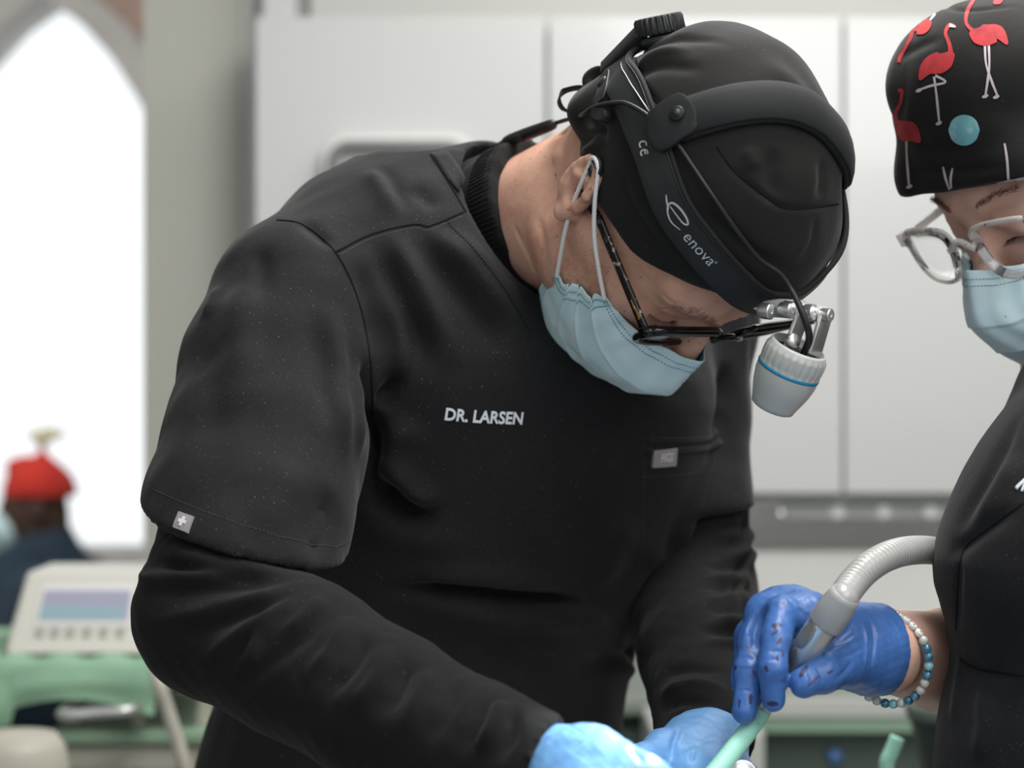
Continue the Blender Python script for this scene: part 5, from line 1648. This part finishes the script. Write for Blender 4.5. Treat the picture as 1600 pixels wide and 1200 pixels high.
# steel ring of a mirror between the dentist's fingers
mir = empty('dental_mirror', A(1160, 1200, 1.31), 'small round steel dental mirror beside the mint suction tip', 'dental mirror')
g = Geo()
mc_ = A(1162, 1206, 1.300); ax_ = Vector((0.1, -0.75, 0.65)).normalized()
lathe(g, mc_, ax_, [(-0.001, 0.0), (-0.001, 0.0078), (0.0, 0.0084), (0.001, 0.0084), (0.0016, 0.0076), (0.0008, 0.0070), (0.0008, 0.0)], M['silver'], 32, cap0=False, cap1=False)
g.build('mirror_head', mir)
g = Geo(); tube_geo(g, [mc_ + Vector((-0.004, 0, -0.007)), A(1120, 1270, 1.30), A(1060, 1330, 1.27)], [0.0011, 0.0014, 0.003], M['silver'], 12)
g.build('mirror_stem', mir)
# ================================================================== THE ROOM
M['door_white'] = mat('white_lacquer', (0.51, 0.51, 0.505), 0.18, spec=0.5, coat=0.2)
M['carcass'] = mat('white_board', (0.62, 0.62, 0.60), 0.5)
M['wall'] = mat('painted_wall', (0.60, 0.60, 0.58), 0.75, var=((0.57, 0.57, 0.55), 3, 0.3, 0.7))
M['wall_up'] = mat('grey_painted_wall', (0.45, 0.45, 0.43), 0.75, var=((0.43, 0.43, 0.41), 3, 0.3, 0.7))
M['pillar'] = mat('warm_grey_plaster', (0.44, 0.44, 0.395), 0.75, var=((0.43, 0.43, 0.38), 2.5, 0.35, 0.7))
M['stone'] = mat('grey_stone_surround', (0.62, 0.60, 0.58), 0.8, var=((0.55, 0.53, 0.51), 6, 0.4, 0.7))
M['brick'] = mat('brown_red_plaster', (0.55, 0.40, 0.34), 0.85, var=((0.46, 0.32, 0.27), 8, 0.4, 0.7))
M['floor'] = mat('grey_vinyl_floor', (0.33, 0.34, 0.32), 0.4, var=((0.30, 0.31, 0.30), 14, 0.4, 0.7))
M['ceil'] = mat('white_ceiling', (0.75, 0.75, 0.74), 0.8, bump=[(60, 0.1, 0.002)])
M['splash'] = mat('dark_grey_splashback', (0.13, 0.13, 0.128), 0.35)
M['counter'] = mat('grey_green_worktop', (0.20, 0.23, 0.20), 0.3, spec=0.5)
M['lip'] = mat('pale_worktop_edge', (0.42, 0.44, 0.41), 0.4)
M['green_dark'] = mat('dark_green_front', (0.060, 0.085, 0.068), 0.5)
M['green_cloth'] = mat('green_drape_cloth', (0.22, 0.38, 0.26), 0.9, sheen=0.1, var=((0.26, 0.43, 0.29), 12, 0.35, 0.7))
M['green_trim'] = mat('pale_green_edge', (0.22, 0.33, 0.23), 0.6)
M['beige'] = mat('beige_plastic', (0.42, 0.40, 0.34), 0.5)
M['device'] = mat('off_white_casing', (0.55, 0.54, 0.49), 0.4)
M['screen'] = mat('blue_grey_screen', (0.24, 0.24, 0.31), 0.3, emit=((0.26, 0.27, 0.36), 0.30))
M['screen_low'] = mat('teal_screen', (0.20, 0.28, 0.31), 0.3, emit=((0.19, 0.30, 0.36), 0.30))
M['key'] = mat('grey_key', (0.34, 0.34, 0.31), 0.5)
M['dark_rubber'] = mat('dark_rubber', (0.012, 0.013, 0.015), 0.7)
M['red_hat'] = mat('red_felt', (0.62, 0.035, 0.018), 0.85, sheen=0.2, var=((0.50, 0.025, 0.02), 14, 0.4, 0.7))
M['orange'] = mat('orange_felt', (0.75, 0.13, 0.03), 0.85)
M['plume'] = mat('pale_plume', (0.80, 0.76, 0.55), 0.9)
M['navy'] = mat('navy_cloth', (0.018, 0.035, 0.060), 0.85, sheen=0.1, var=((0.025, 0.05, 0.08), 12, 0.35, 0.7))
M['brown_skin'] = mat('deep_brown_skin', (0.085, 0.045, 0.032), 0.5, var=((0.06, 0.03, 0.022), 12, 0.4, 0.7))
M['seal'] = mat('grey_rubber_frame', (0.17, 0.17, 0.17), 0.4)
M['blue'] = mat('blue_plastic', (0.05, 0.13, 0.32), 0.4)

def wbox(name, x0, x1, y0, y1, z0, z1, mt, bevel=0.0, parent=None, kind=None):
    g = Geo(); g.box(((x0 + x1) / 2, (y0 + y1) / 2, (z0 + z1) / 2), (abs(x1 - x0) / 2, abs(y1 - y0) / 2, abs(z1 - z0) / 2), mt)
    o = g.build(name, parent, smooth=False, bevel=bevel)
    if kind: o['kind'] = kind
    return o
S = 'structure'
wbox('floor', -3.2, 2.4, -1.3, 7.2, -0.05, 0.0, M['floor'], kind=S)
wbox('ceiling', -3.2, 2.4, -1.3, 7.2, 2.75, 2.82, M['ceil'], kind=S)
wbox('wall_back', -0.50, 2.4, 3.76, 3.86, 0.0, 2.75, M['wall'], kind=S)
wbox('wall_right', 2.30, 2.40, -1.2, 3.76, 0.0, 2.75, M['wall'], kind=S)
wbox('wall_front', -3.2, 2.40, -1.3, -1.2, 0.0, 1.15, M['wall'], kind=S)  # unseen wall added to cut frontal light, open above for fill
wbox('wall_left', -3.3, -3.2, -1.3, 7.2, 0.0, 2.75, M['wall'], kind=S)
# stub wall between the arch window and the cupboards: front and return
px_ = lambda px, d: (px - 800) / FPX * d
wbox('wall_side', px_(224, 3.6), px_(378, 3.6), 3.60, 6.2, 0.0, 2.75, M['pillar'], kind=S)
wbox('wall_corner', px_(374, 3.6) - 0.02, px_(397, 3.6) + 0.30, 3.606, 3.70, 0.0, 2.75, M['carcass'], kind=S)
# wall above the cupboards (boxed in), white corner trim
zt = 1.3 + 572 / FPX * 3.42
wbox('wall_upper', -0.36, 2.4, 3.56, 3.76, zt + 0.0, 2.75, M['wall_up'], kind=S)
wbox('trim_1', px_(414, 3.52), px_(464, 3.52), 3.50, 3.57, zt, 2.75, M['door_white'], kind=S)

# arch window wall at y = 6.2
YW = 6.2
def wall_pt(px, py): return ((px - 800) / FPX * YW, 1.3 + (600 - py) / FPX * YW)
right = [(224, 860), (226, 600), (227, 400), (227, 200), (212, 165), (180, 110), (130, 50), (80, 12)]
cxw = wall_pt(80, 12)[0]
R2 = [wall_pt(*p) for p in right]
R2 = [(x + 0.03 - 0.05 * i / 7, z + 0.035 * (i > 2)) for i, (x, z) in enumerate(R2)]; cxw = R2[-1][0]
arch = R2 + [(2 * cxw - x, z) for x, z in R2[::-1][1:]]          # symmetric about its point
def scale_arch(f):
    cz = R2[0][1]
    return [((x - cxw) * (1 + f / abs(R2[0][0] - cxw)) + cxw, z + (f * 1.15 if z > cz + 0.9 else (f * 0.3 if z > cz + 0.1 else -f * 0.4))) for x, z in arch]
outer = scale_arch(0.085)
g = Geo()
n = len(arch)
vs = [(x, YW - 0.05, z) for x, z in arch] + [(x, YW - 0.05, z) for x, z in outer] + [(x, YW + 0.25, z) for x, z in arch]
fs = []
for i in range(n):
    j = (i + 1) % n
    fs.append((i, j, n + j, n + i)); fs.append((i, 2 * n + i, 2 * n + j, j))
g.add(vs, fs, M['stone'])
vo = [(x, YW + 0.0, z) for x, z in outer]; vo2 = [(x, YW - 0.05, z) for x, z in outer]
g.add(vo + vo2, [(i, (i + 1) % n, n + (i + 1) % n, n + i) for i in range(n)], M['stone'])
o = g.build('window_1', smooth=False); o['kind'] = S
# surrounding wall: outer ring of quads to a rectangle
X0, X1, Z0, Z1 = -3.2, px_(222, 3.7) + 0.16, 0.0, 2.75
g = Geo(); vs = [(x, YW, z) for x, z in outer]
def proj(x, z):
    cx_, cz_ = cxw, 1.3
    dx, dz = x - cx_, z - cz_
    t = min(((X1 if dx > 0 else X0) - cx_) / dx if abs(dx) > 1e-6 else 1e9, ((Z1 if dz > 0 else Z0) - cz_) / dz if abs(dz) > 1e-6 else 1e9)
    return (cx_ + dx * t, YW, cz_ + dz * t)
vs += [proj(x, z) for x, z in outer]
g.add(vs, [(i, (i + 1) % n, n + (i + 1) % n, n + i) for i in range(n)], M['brick'])
for c_, i_ in (((X1, Z1), None), ((X0, Z1), None), ((X1, Z0), None), ((X0, Z0), None)):
    pass
g.add([(X1, YW + .002, Z1), (X1 - 0.75, YW + .002, Z1), (X1, YW + .002, Z1 - 0.75)], [(0, 1, 2)], M['brick'])
o = g.build('wall_window', smooth=False); o['kind'] = S
# pane
M['pane'] = mat('window_pane', (1, 1, 1), 0.0, trans=1.0, ior=1.02)
g = Geo(); vs = [(x, YW + 0.15, z) for x, z in arch] + [(x, YW + 0.154, z) for x, z in arch]
g.add(vs, [tuple(range(n)), tuple(range(n, 2 * n))[::-1]] + [(i, n + i, n + (i + 1) % n, (i + 1) % n) for i in range(n)], M['pane'])
wp = g.build('window_2', smooth=False); wp['kind'] = S
wbox('trim_2', -3.0, px_(226, YW) + 0.05, YW - 0.12, YW - 0.04, R2[0][1] - 0.10, R2[0][1] - 0.02, M['stone'], kind=S)
wbox('baseboard_window', -3.2, X1, YW - 0.03, YW - 0.005, 0.0, 0.12, M['carcass'], kind=S)

# cupboards
YC = 3.40
xs = [px_(397, YC), px_(855, YC), px_(1318, YC), px_(1786, YC)]
zb, ztop = 1.3 - 171 / FPX * YC, 1.3 + 574 / FPX * YC
cl = ['white wall cupboard left of the dentist with a rounded dispenser on its door', 'white wall cupboard behind the dentist\'s black cap', 'white wall cupboard behind the flamingo-print cap, nearest the right edge']
for i in range(3):
    c_ = empty('wall_cabinet', ((xs[i] + xs[i + 1]) / 2, YC + 0.18, zb), cl[i], 'cabinet', 'wall cupboards')
    wbox('cabinet_body', xs[i] + 0.002, xs[i + 1] - 0.002, YC + 0.022, 3.56 if i else 3.56, zb + 0.004, ztop - 0.004, M['carcass'], parent=c_)
    wbox('door', xs[i] + 0.0028, xs[i + 1] - 0.0028, YC, YC + 0.019, zb, ztop, M['door_white'], 0.0015, parent=c_)
# rounded dispenser on the left door
dsp = empty('dispenser', (px_(622, YC), YC - 0.04, 1.62), 'rounded grey-rimmed dispenser with green contents on the left cupboard door', 'dispenser')
def rrect(x0, x1, z0, z1, r, y, k=8):
    out = []
    for cx_, cz_, a0 in ((x1 - r, z1 - r, 0), (x0 + r, z1 - r, 90), (x0 + r, z0 + r, 180), (x1 - r, z0 + r, 270)):
        for i in range(k + 1):
            a = math.radians(a0 + 90 * i / k)
            out.append(Vector((cx_ + r * math.cos(a), y, cz_ + r * math.sin(a))))
    return out
dx0, dx1 = px_(500, YC - 0.05), px_(745, YC - 0.05); dz1 = 1.3 + 392 / FPX * (YC - 0.05); dz0 = dz1 - 0.30
g = Geo()
rings = [rrect(dx0, dx1, dz0, dz1, 0.045, YC - 0.0005), rrect(dx0, dx1, dz0, dz1, 0.045, YC - 0.034), rrect(dx0 + .006, dx1 - .006, dz0 + .006, dz1 - .006, 0.040, YC - 0.040),
         rrect(dx0 + .012, dx1 - .012, dz0 + .012, dz1 - .012, 0.036, YC - 0.038)]
m_ = len(rings[0]); vs = [p for r in rings for p in r]; fs = []
for a in range(3):
    for i in range(m_):
        j = (i + 1) % m_; fs.append((a * m_ + i, a * m_ + j, (a + 1) * m_ + j, (a + 1) * m_ + i))
g.add(vs, fs, M['carcass']); g.build('casing', dsp)
g = Geo()
tube_geo(g, rrect(dx0 + .020, dx1 - .020, dz0 + .020, dz1 - .020, 0.030, YC - 0.036), 0.011, M['seal'], 10, closed=True)
g.build('rubber_rim', dsp)
g = Geo(); r1 = rrect(dx0 + .012, dx1 - .012, dz0 + .012, dz1 - .012, 0.030, YC - 0.028); r2 = [p + Vector((0, 0.02, 0)) for p in r1]
g.add(r1 + r2, [tuple(range(m_)), tuple(range(m_, 2 * m_))[::-1]], M['pane'] if False else M['lip']); g.build('front_plate', dsp)
g = Geo()
F = Field((dx0 + 0.04, YC - 0.046, dz1 - 0.13), (dx1 - 0.03, YC - 0.012, dz1 - 0.03), 0.004)
F.op(capsule((px_(600, YC), YC - 0.028, dz1 - 0.088), (px_(690, YC), YC - 0.028, dz1 - 0.066), 0.014, 0.012))
F.op(capsule((px_(590, YC), YC - 0.028, dz1 - 0.11), (px_(700, YC), YC - 0.028, dz1 - 0.10), 0.014, 0.014), 0.02)
V, Q = field_mesh(F, 'x', None, 2)
link('green_wipes', np_mesh('green_wipes', V, Q, [M['green_cloth']]), dsp)  # green lump modelled in place of a reflection in the front

# rail with lamps under the cupboards, painted shade strip, worktop
M['door_pale'] = mat('pale_rail_metal', (0.75, 0.75, 0.74), 0.3)
rail = empty('light_rail', (px_(1360, 3.5), 3.5, 1.10), 'pale light rail with shining spots under the white wall cupboards', 'light rail')
zr = 1.3 - 197 / FPX * 3.5
wbox('rail_body', px_(1222, 3.5), px_(1800, 3.5), 3.47, 3.53, zr - 0.011, zr + 0.011, M['door_pale'], 0.004, parent=rail)
M['spot'] = mat('lit_spot_lamp', (0.8, 0.8, 0.8), 0.3, emit=((1.0, 0.98, 0.95), 0.22))
for px in (1310, 1382, 1456, 1530, 1604):
    g = Geo(); lathe(g, (px_(px, 3.46), 3.470, zr - 0.001), (0, -1, 0), [(0, 0.011), (0.006, 0.011), (0.009, 0.007), (0.009, 0)], M['spot'], 20)
    g.build('lamp', rail)
M['shelf_grey'] = mat('grey_green_board', (0.27, 0.28, 0.26), 0.5)
wbox('cupboard_underside', -0.43, px_(1786, YC), 3.42, 3.755, zb - 0.018, zb, M['shelf_grey'])  # board coloured as the greenish shadow line under the doors
tag(bpy.data.objects['cupboard_underside'], 'grey-green shelf board along the underside of the wall cupboards', 'shelf')
wbox('splashback', -0.43, 2.29, 3.740, 3.757, 1.3 - 258 / FPX * 3.75, zb - 0.019, M['splash'])  # dark strip put in for the shade below the cupboards
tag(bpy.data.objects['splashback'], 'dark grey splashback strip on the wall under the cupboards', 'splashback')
ct = empty('counter', (0.9, 3.45, 0.0), 'pale-edged worktop over dark green cupboards along the back wall', 'counter')
wbox('worktop', -0.10, 2.29, 3.16, 3.738, 0.775, 0.800, M['counter'], 0.003, parent=ct)
wbox('worktop_edge', px_(1186, 3.15), 2.29, 3.145, 3.160, 0.772, 0.802, M['lip'], 0.003, parent=ct)
wbox('edge_strip', px_(1186, 3.15), 2.29, 3.150, 3.168, 0.748, 0.772, M['green_trim'], 0.002, parent=ct)
for i in range(6):
    x0 = -0.08 + i * 0.39
    wbox('door', x0 + 0.003, x0 + 0.387, 3.19, 3.21, 0.10, 0.745, M['green_dark'], 0.002, parent=ct)
wbox('plinth', -0.08, 2.27, 3.24, 3.72, 0.0, 0.10, M['dark_rubber'], parent=ct)
wbox('counter_body', -0.08, 2.27, 3.212, 3.72, 0.10, 0.775, M['green_dark'], parent=ct)
wbox('filing_cabinet', px_(1020, 2.9), px_(1195, 2.9), 2.90, 3.14, 0.0, 1.3 - 545 / FPX * 2.9, M['lip'], 0.004)
tag(bpy.data.objects['filing_cabinet'], 'pale grey low cabinet beyond the dentist\'s left forearm', 'cabinet')
g = Geo(); lathe(g, (px_(1305, 3.18), 3.1895, 1.3 - 582 / FPX * 3.18), (0, -1, 0), [(0, 0.013), (0.008, 0.013), (0.012, 0.009), (0.012, 0)], M['blue'], 24)
tag(g.build('knob'), 'small blue knob on the dark green cupboard front', 'knob')

# bent mint tube and dark green bin at lower right
g = Geo()
tp = catmull([A(1402, 1152, 1.85), A(1393, 1174, 1.85), A(1386, 1190, 1.85), A(1385, 1215, 1.85), A(1385, 1290, 1.85), A(1385, 1420, 1.85)], 8)
tube_geo(g, tp, 0.0068, M['mint'], 20)
mt_o = g.build('suction_tube'); tag(mt_o, 'bent mint green tube standing below the assistant\'s forearm', 'suction tube')
tray = wbox('instrument_tray', px_(1330, 1.85), px_(1560, 1.85), 1.76, 1.98, 1.3 - 835 / FPX * 1.85, 1.3 - 820 / FPX * 1.85, M['steel'], 0.004)
tag(tray, 'steel instrument tray holding the bent mint tube', 'tray')
binr = empty('waste_bin', (px_(1530, 2.3), 2.30, 0.45), 'dark green tapering bin with a grey rim behind the assistant\'s forearm', 'bin')
M['bin'] = mat('dark_green_plastic', (0.012, 0.030, 0.022), 0.45)
M['bin_rim'] = mat('grey_green_rim', (0.055, 0.075, 0.065), 0.4)
g = Geo(); bc = (px_(1530, 2.3), 2.30, 0.62)
lathe(g, bc, (0, 0, 1), [(0.0, 0.0), (0.0, 0.020), (0.28, 0.076), (0.30, 0.082)], M['bin'], 40, cap0=False, cap1=False)
g.build('bin_body', binr)
g = Geo(); lathe(g, bc, (0, 0, 1), [(0.296, 0.083), (0.310, 0.086), (0.312, 0.080), (0.296, 0.078)], M['bin_rim'], 40, cap0=False, cap1=False)
g.build('rim', binr)
g = Geo(); tube_geo(g, [(bc[0], bc[1], 0.0), (bc[0], bc[1], 0.63)], 0.018, M['bin'], 16)
lathe(g, (bc[0], bc[1], 0.0), (0, 0, 1), [(0, 0.12), (0.012, 0.12), (0.02, 0.03), (0.02, 0)], M['bin'], 32)
g.build('stand', binr)

# ---- left: cart, monitor, drape
YM = 2.60
cart = empty('equipment_cart', (px_(110, YM), YM + 0.1, 0.0), 'grey equipment cart with a silver handle under the green drape', 'cart')
zc = 1.3 - 428 / FPX * YM
cx0, cx1 = px_(-120, YM), px_(330, YM)
wbox('top_shelf', cx0, cx1, YM - 0.06, YM + 0.30, zc - 0.03, zc, M['beige'], 0.005, parent=cart)
wbox('lower_shelf', px_(88, YM), cx1 + 0.03, YM - 0.05, YM + 0.30, zc - 0.105, zc - 0.088, M['green_trim'], 0.004, parent=cart)
wbox('drawer', px_(88, YM), cx1, YM - 0.04, YM + 0.28, zc - 0.14, zc - 0.108, M['beige'], 0.004, parent=cart)
for x_ in (px_(105, YM), px_(205, YM), cx1 - 0.02):
    wbox('post', x_, x_ + 0.016, YM + 0.0, YM + 0.02, 0.08, zc - 0.03, M['beige'], 0.003, parent=cart)
    wbox('post', x_, x_ + 0.016, YM + 0.27, YM + 0.29, 0.08, zc - 0.03, M['beige'], 0.003, parent=cart)
g = Geo()
tube_geo(g, catmull([(px_(98, YM - .1), YM - 0.05, 1.3 - 512 / FPX * (YM - .1)), (px_(96, YM - .1), YM - 0.10, 1.3 - 514 / FPX * (YM - .1)), (px_(110, YM - .1), YM - 0.12, 1.3 - 514 / FPX * (YM - .1)), (px_(150, YM - .1), YM - 0.12, 1.3 - 511 / FPX * (YM - .1)),
                     (px_(200, YM - .1), YM - 0.12, 1.3 - 507 / FPX * (YM - .1)), (px_(211, YM - .1), YM - 0.10, 1.3 - 506 / FPX * (YM - .1)), (px_(212, YM - .1), YM - 0.05, 1.3 - 505 / FPX * (YM - .1))], 6), 0.0065, M['silver'], 14)
tag(g.build('handle', cart), 'silver bar handle')
wbox('base', cx0, cx1, YM - 0.04, YM + 0.30, 0.05, 0.16, M['dark_rubber'], 0.01, parent=cart)
for x_ in (cx0 + 0.04, cx1 - 0.04):
    g = Geo(); lathe(g, (x_ - 0.012, YM + 0.0, 0.03), (1, 0, 0), [(0, 0.0), (0, 0.026), (0.004, 0.030), (0.020, 0.030), (0.024, 0.026), (0.024, 0)], M['dark_rubber'], 24, cap0=False, cap1=False)
    g.build('wheel', cart)
# drape
g = Geo(); nx_, ny_ = 60, 34; vs = []; fs = []
for lay in (0, 1):
    for j in range(ny_ + 1):
        for i in range(nx_ + 1):
            u = i / nx_; x_ = cx0 - 0.01 + (px_(245, YM) - cx0 + 0.02) * u
            s_ = j / ny_ * 0.42
            wv = 0.003 * math.sin(u * 17) + 0.006 * math.sin(s_ * 90 + u * 3)
            hang = 0.058 + 0.012 * math.sin(u * 7) + (0.02 if u < 0.45 else 0)
            if s_ < 0.34: y_, z_ = YM + 0.28 - s_, zc + 0.002 + 0.003 * math.sin(u * 33 + s_ * 40) + 0.003
            else:
                t = (s_ - 0.34) / 0.08
                y_, z_ = YM - 0.064 - 0.012 * t + wv * t, zc + 0.004 - hang * t
            vs.append((x_, y_ - (0.0025 if lay and s_ > 0.34 else 0), z_ + (0.0025 if lay and s_ <= 0.34 else 0)))
K = (nx_ + 1) * (ny_ + 1)
for lay in (0, 1):
    for j in range(ny_):
        for i in range(nx_):
            a = lay * K + j * (nx_ + 1) + i; q = (a, a + 1, a + nx_ + 2, a + nx_ + 1)
            fs.append(q if lay else q[::-1])
g.add(vs, fs, M['green_cloth'])
tag(g.build('drape'), 'green cloth drape spread over the cart under the white monitor', 'drape')
# monitor unit
mon = empty('monitor', (px_(150, YM), YM + 0.1, zc + 0.006), 'off-white treatment unit with a small blue screen on the green drape', 'monitor')
zm0 = zc + 0.0085; zm1 = 1.3 - 292 / FPX * (YM + 0.06)
xl0, xl1 = px_(5, YM - 0.03), px_(42, YM + 0.06); xr = px_(345, YM)
fy0, fy1 = YM - 0.035, YM + 0.055
g = Geo()
vs = [(xl0, fy0, zm0), (xr, fy0, zm0), (xr - 0.03, fy1, zm1), (xl1, fy1, zm1), (xl0 - 0.0, fy1 + 0.16, zm0), (xr, fy1 + 0.16, zm0), (xr - 0.03, fy1 + 0.13, zm1), (xl1, fy1 + 0.13, zm1)]
g.add(vs, [(0, 1, 2, 3), (5, 4, 7, 6), (4, 0, 3, 7), (1, 5, 6, 2), (3, 2, 6, 7), (4, 5, 1, 0)], M['device'])
g.build('casing', mon, smooth=False, bevel=0.008, seg=3)
fn_ = Vector((0, -(zm1 - zm0), (fy1 - fy0))).normalized(); fu = Vector((0, fy1 - fy0, zm1 - zm0)).normalized()
def front(px, py):
    """point of the sloping front"""
    t = ((1.3 + (600 - py) / FPX * YM) - zm0) / (zm1 - zm0)
    y_ = fy0 + (fy1 - fy0) * t
    return Vector(((px - 800) / FPX * y_, y_, zm0 + (zm1 - zm0) * t))
def fquad(name, pa, pb, pc, pd, mt, th, parent=mon):
    p = [front(*q) for q in (pa, pb, pc, pd)]
    g = Geo(); a = [q + fn_ * 0.0005 for q in p]; b = [q + fn_ * th for q in p]
    g.add(a + b, [(4, 5, 6, 7), (0, 1, 5, 4), (1, 2, 6, 5), (2, 3, 7, 6), (3, 0, 4, 7)], mt)
    return g.build(name, parent, smooth=False)
bz = fquad('bezel', (55, 978), (207, 978), (212, 918), (66, 918), M['carcass'], 0.0015)
tag(fquad('screen', (60, 971), (200, 971), (206, 928), (70, 928), M['screen'], 0.0022, bz), 'lit blue-grey screen')
fquad('screen_graph', (61, 970), (192, 970), (196, 952), (65, 950), M['screen_low'], 0.0026, bz)
for px in (62, 86, 110, 136, 162, 188):
    fquad('key', (px - 7, 993), (px + 6, 993), (px + 8, 981), (px - 5, 981), M['key'], 0.003)
# pale cable hanging from the unit and round pedestal
g = Geo(); tube_geo(g, catmull([(px_(238, 2.45), 2.47, 1.3 - 425 / FPX * 2.45), A(247, 1062, 2.42), A(262, 1110, 2.42), A(278, 1160, 2.42), A(290, 1210, 2.42), A(310, 1330, 2.44), A(330, 1500, 2.5)], 8), 0.0085, M['beige'], 14)
tag(g.build('cable'), 'thick pale cable hanging in front of the equipment cart', 'cable')
g = Geo(); lathe(g, (px_(20, 2.3), 2.30, 0.0), (0, 0, 1), [(0, 0.16), (0.02, 0.16), (0.05, 0.05), (0.70, 0.045), (0.80, 0.052), (0.812, 0.070), (0.880, 0.060), (0.895, 0.050), (0.90, 0.0)], M['beige'], 40)
tag(g.build('stool_pedestal'), 'round off-white pedestal at the lower left edge', 'pedestal')

# ---- person in the red hat, far back by the window
pz = lambda px, py, d=5.2: A(px, py, d)
per = empty('person', (pz(40, 900).x, 5.2, 0.45), 'person seated by the arched window in navy top, face mask and bright red hat', 'person')
XYZ = (Vector((1, 0, 0)), Vector((0, 1, 0)), Vector((0, 0, 1)))
F = Field((-1.72, 4.85, 0.40), (-0.95, 5.55, 1.22), 0.008)
F.op(ellip(pz(56, 785), XYZ, (0.082, 0.078, 0.105)))
F.op(ellip(pz(36, 812), XYZ, (0.062, 0.062, 0.070)), 0.04)
F.op(capsule(pz(12, 806), pz(4, 815), 0.014, 0.018), 0.02)
F.op(capsule(pz(70, 820), pz(75, 880), 0.062, 0.07), 0.03)
F.op(ellip(pz(58, 1010), XYZ, (0.18, 0.15, 0.24)), 0.05)
for dy in (-0.082, 0.082):
    F.op(ellip(pz(72, 795) + Vector((0, dy, 0)), XYZ, (0.018, 0.010, 0.03)), 0.01)
V, Q = field_mesh(F, 'p', None, 2)
link('body', np_mesh('body', V, Q, [M['brown_skin']]), per)
F = Field((-1.80, 4.80, 0.40), (-0.90, 5.62, 1.02), 0.009)
F.op(ellip(pz(60, 1030), XYZ, (0.205, 0.175, 0.30)))
F.op(capsule(pz(70, 872), pz(140, 935), 0.070, 0.085), 0.06)
F.op(capsule(pz(60, 872), pz(10, 925), 0.070, 0.085), 0.06)
F.op(capsule(pz(140, 935), pz(150, 1100), 0.085, 0.07), 0.05)
F.op(capsule(pz(60, 930, 5.0), pz(0, 1080, 4.98), 0.075, 0.055), 0.05)
F.op(capsule(pz(74, 850), pz(80, 880), 0.074, 0.08), 0.03)
V, Q = field_mesh(F, 'p', None, 2)
link('jumper', np_mesh('jumper', V, Q, [M['navy']]), per)
F = Field((-1.45, 5.08, 1.06), (-1.12, 5.33, 1.20), 0.004) if False else Field((pz(0, 0).x - 0.12, 5.03, pz(0, 790).z), (pz(140, 0).x, 5.37, pz(0, 690).z), 0.004)
F.op(ellip(pz(62, 770), XYZ, (0.097, 0.092, 0.088)))
F.op(capsule(pz(20, 727), pz(36, 727), 0.018, 0.025), 0.03)
F.op(capsule(pz(68, 732), pz(66, 704), 0.032, 0.008), 0.03)
zc_ = pz(0, 776).z
F.keep(lambda X, Y, Z: (zc_ - Z) + 0.0 * X + 0.0 * Y, 0.004)
V, Q = field_mesh(F, 'p', None, 2)
hat = link('hat', np_mesh('hat', V, Q, [M['red_hat']]), per)
g = Geo()
for k in range(70):
    a = rng.uniform(-1, 1); b_ = rng.uniform(-1, 1)
    p0 = pz(66, 706); p1 = p0 + Vector((a * 0.012, b_ * 0.012, 0.025)); p2 = p0 + Vector((a * 0.045 + 0.012, b_ * 0.03, 0.050 + 0.018 * rng.random() - 0.012 * abs(a)))
    tube_geo(g, [p0, p1, p2], [0.002, 0.004, 0.005], M['plume'], 5)
tuft = g.build('tuft', hat); tag(tuft, 'pale feathery tuft', kind='stuff')
F = Field((pz(-25, 0).x, 5.05, pz(0, 870).z), (pz(35, 0).x, 5.36, pz(0, 790).z), 0.004)
F.op(ellip(pz(14, 828), XYZ, (0.052, 0.074, 0.062)))
V, Q = field_mesh(F, 'p', None, 2)
mo = link('face_mask', np_mesh('face_mask', V, Q, [M['mask']])); tag(mo, 'light blue face mask on the distant person in the red hat', 'face mask')
stl = empty('chair', (pz(60, 0).x, 5.2, 0.0), 'dark chair under the distant person in the red hat', 'chair')
wbox('seat', pz(60, 0).x - 0.22, pz(60, 0).x + 0.22, 5.0, 5.42, 0.39, 0.43, M['dark_rubber'], 0.01, parent=stl)
for a in (-0.19, 0.17):
    for b_ in (5.02, 5.38): wbox('leg', pz(60, 0).x + a, pz(60, 0).x + a + 0.02, b_, b_ + 0.02, 0.0, 0.39, M['grey_metal'], parent=stl)
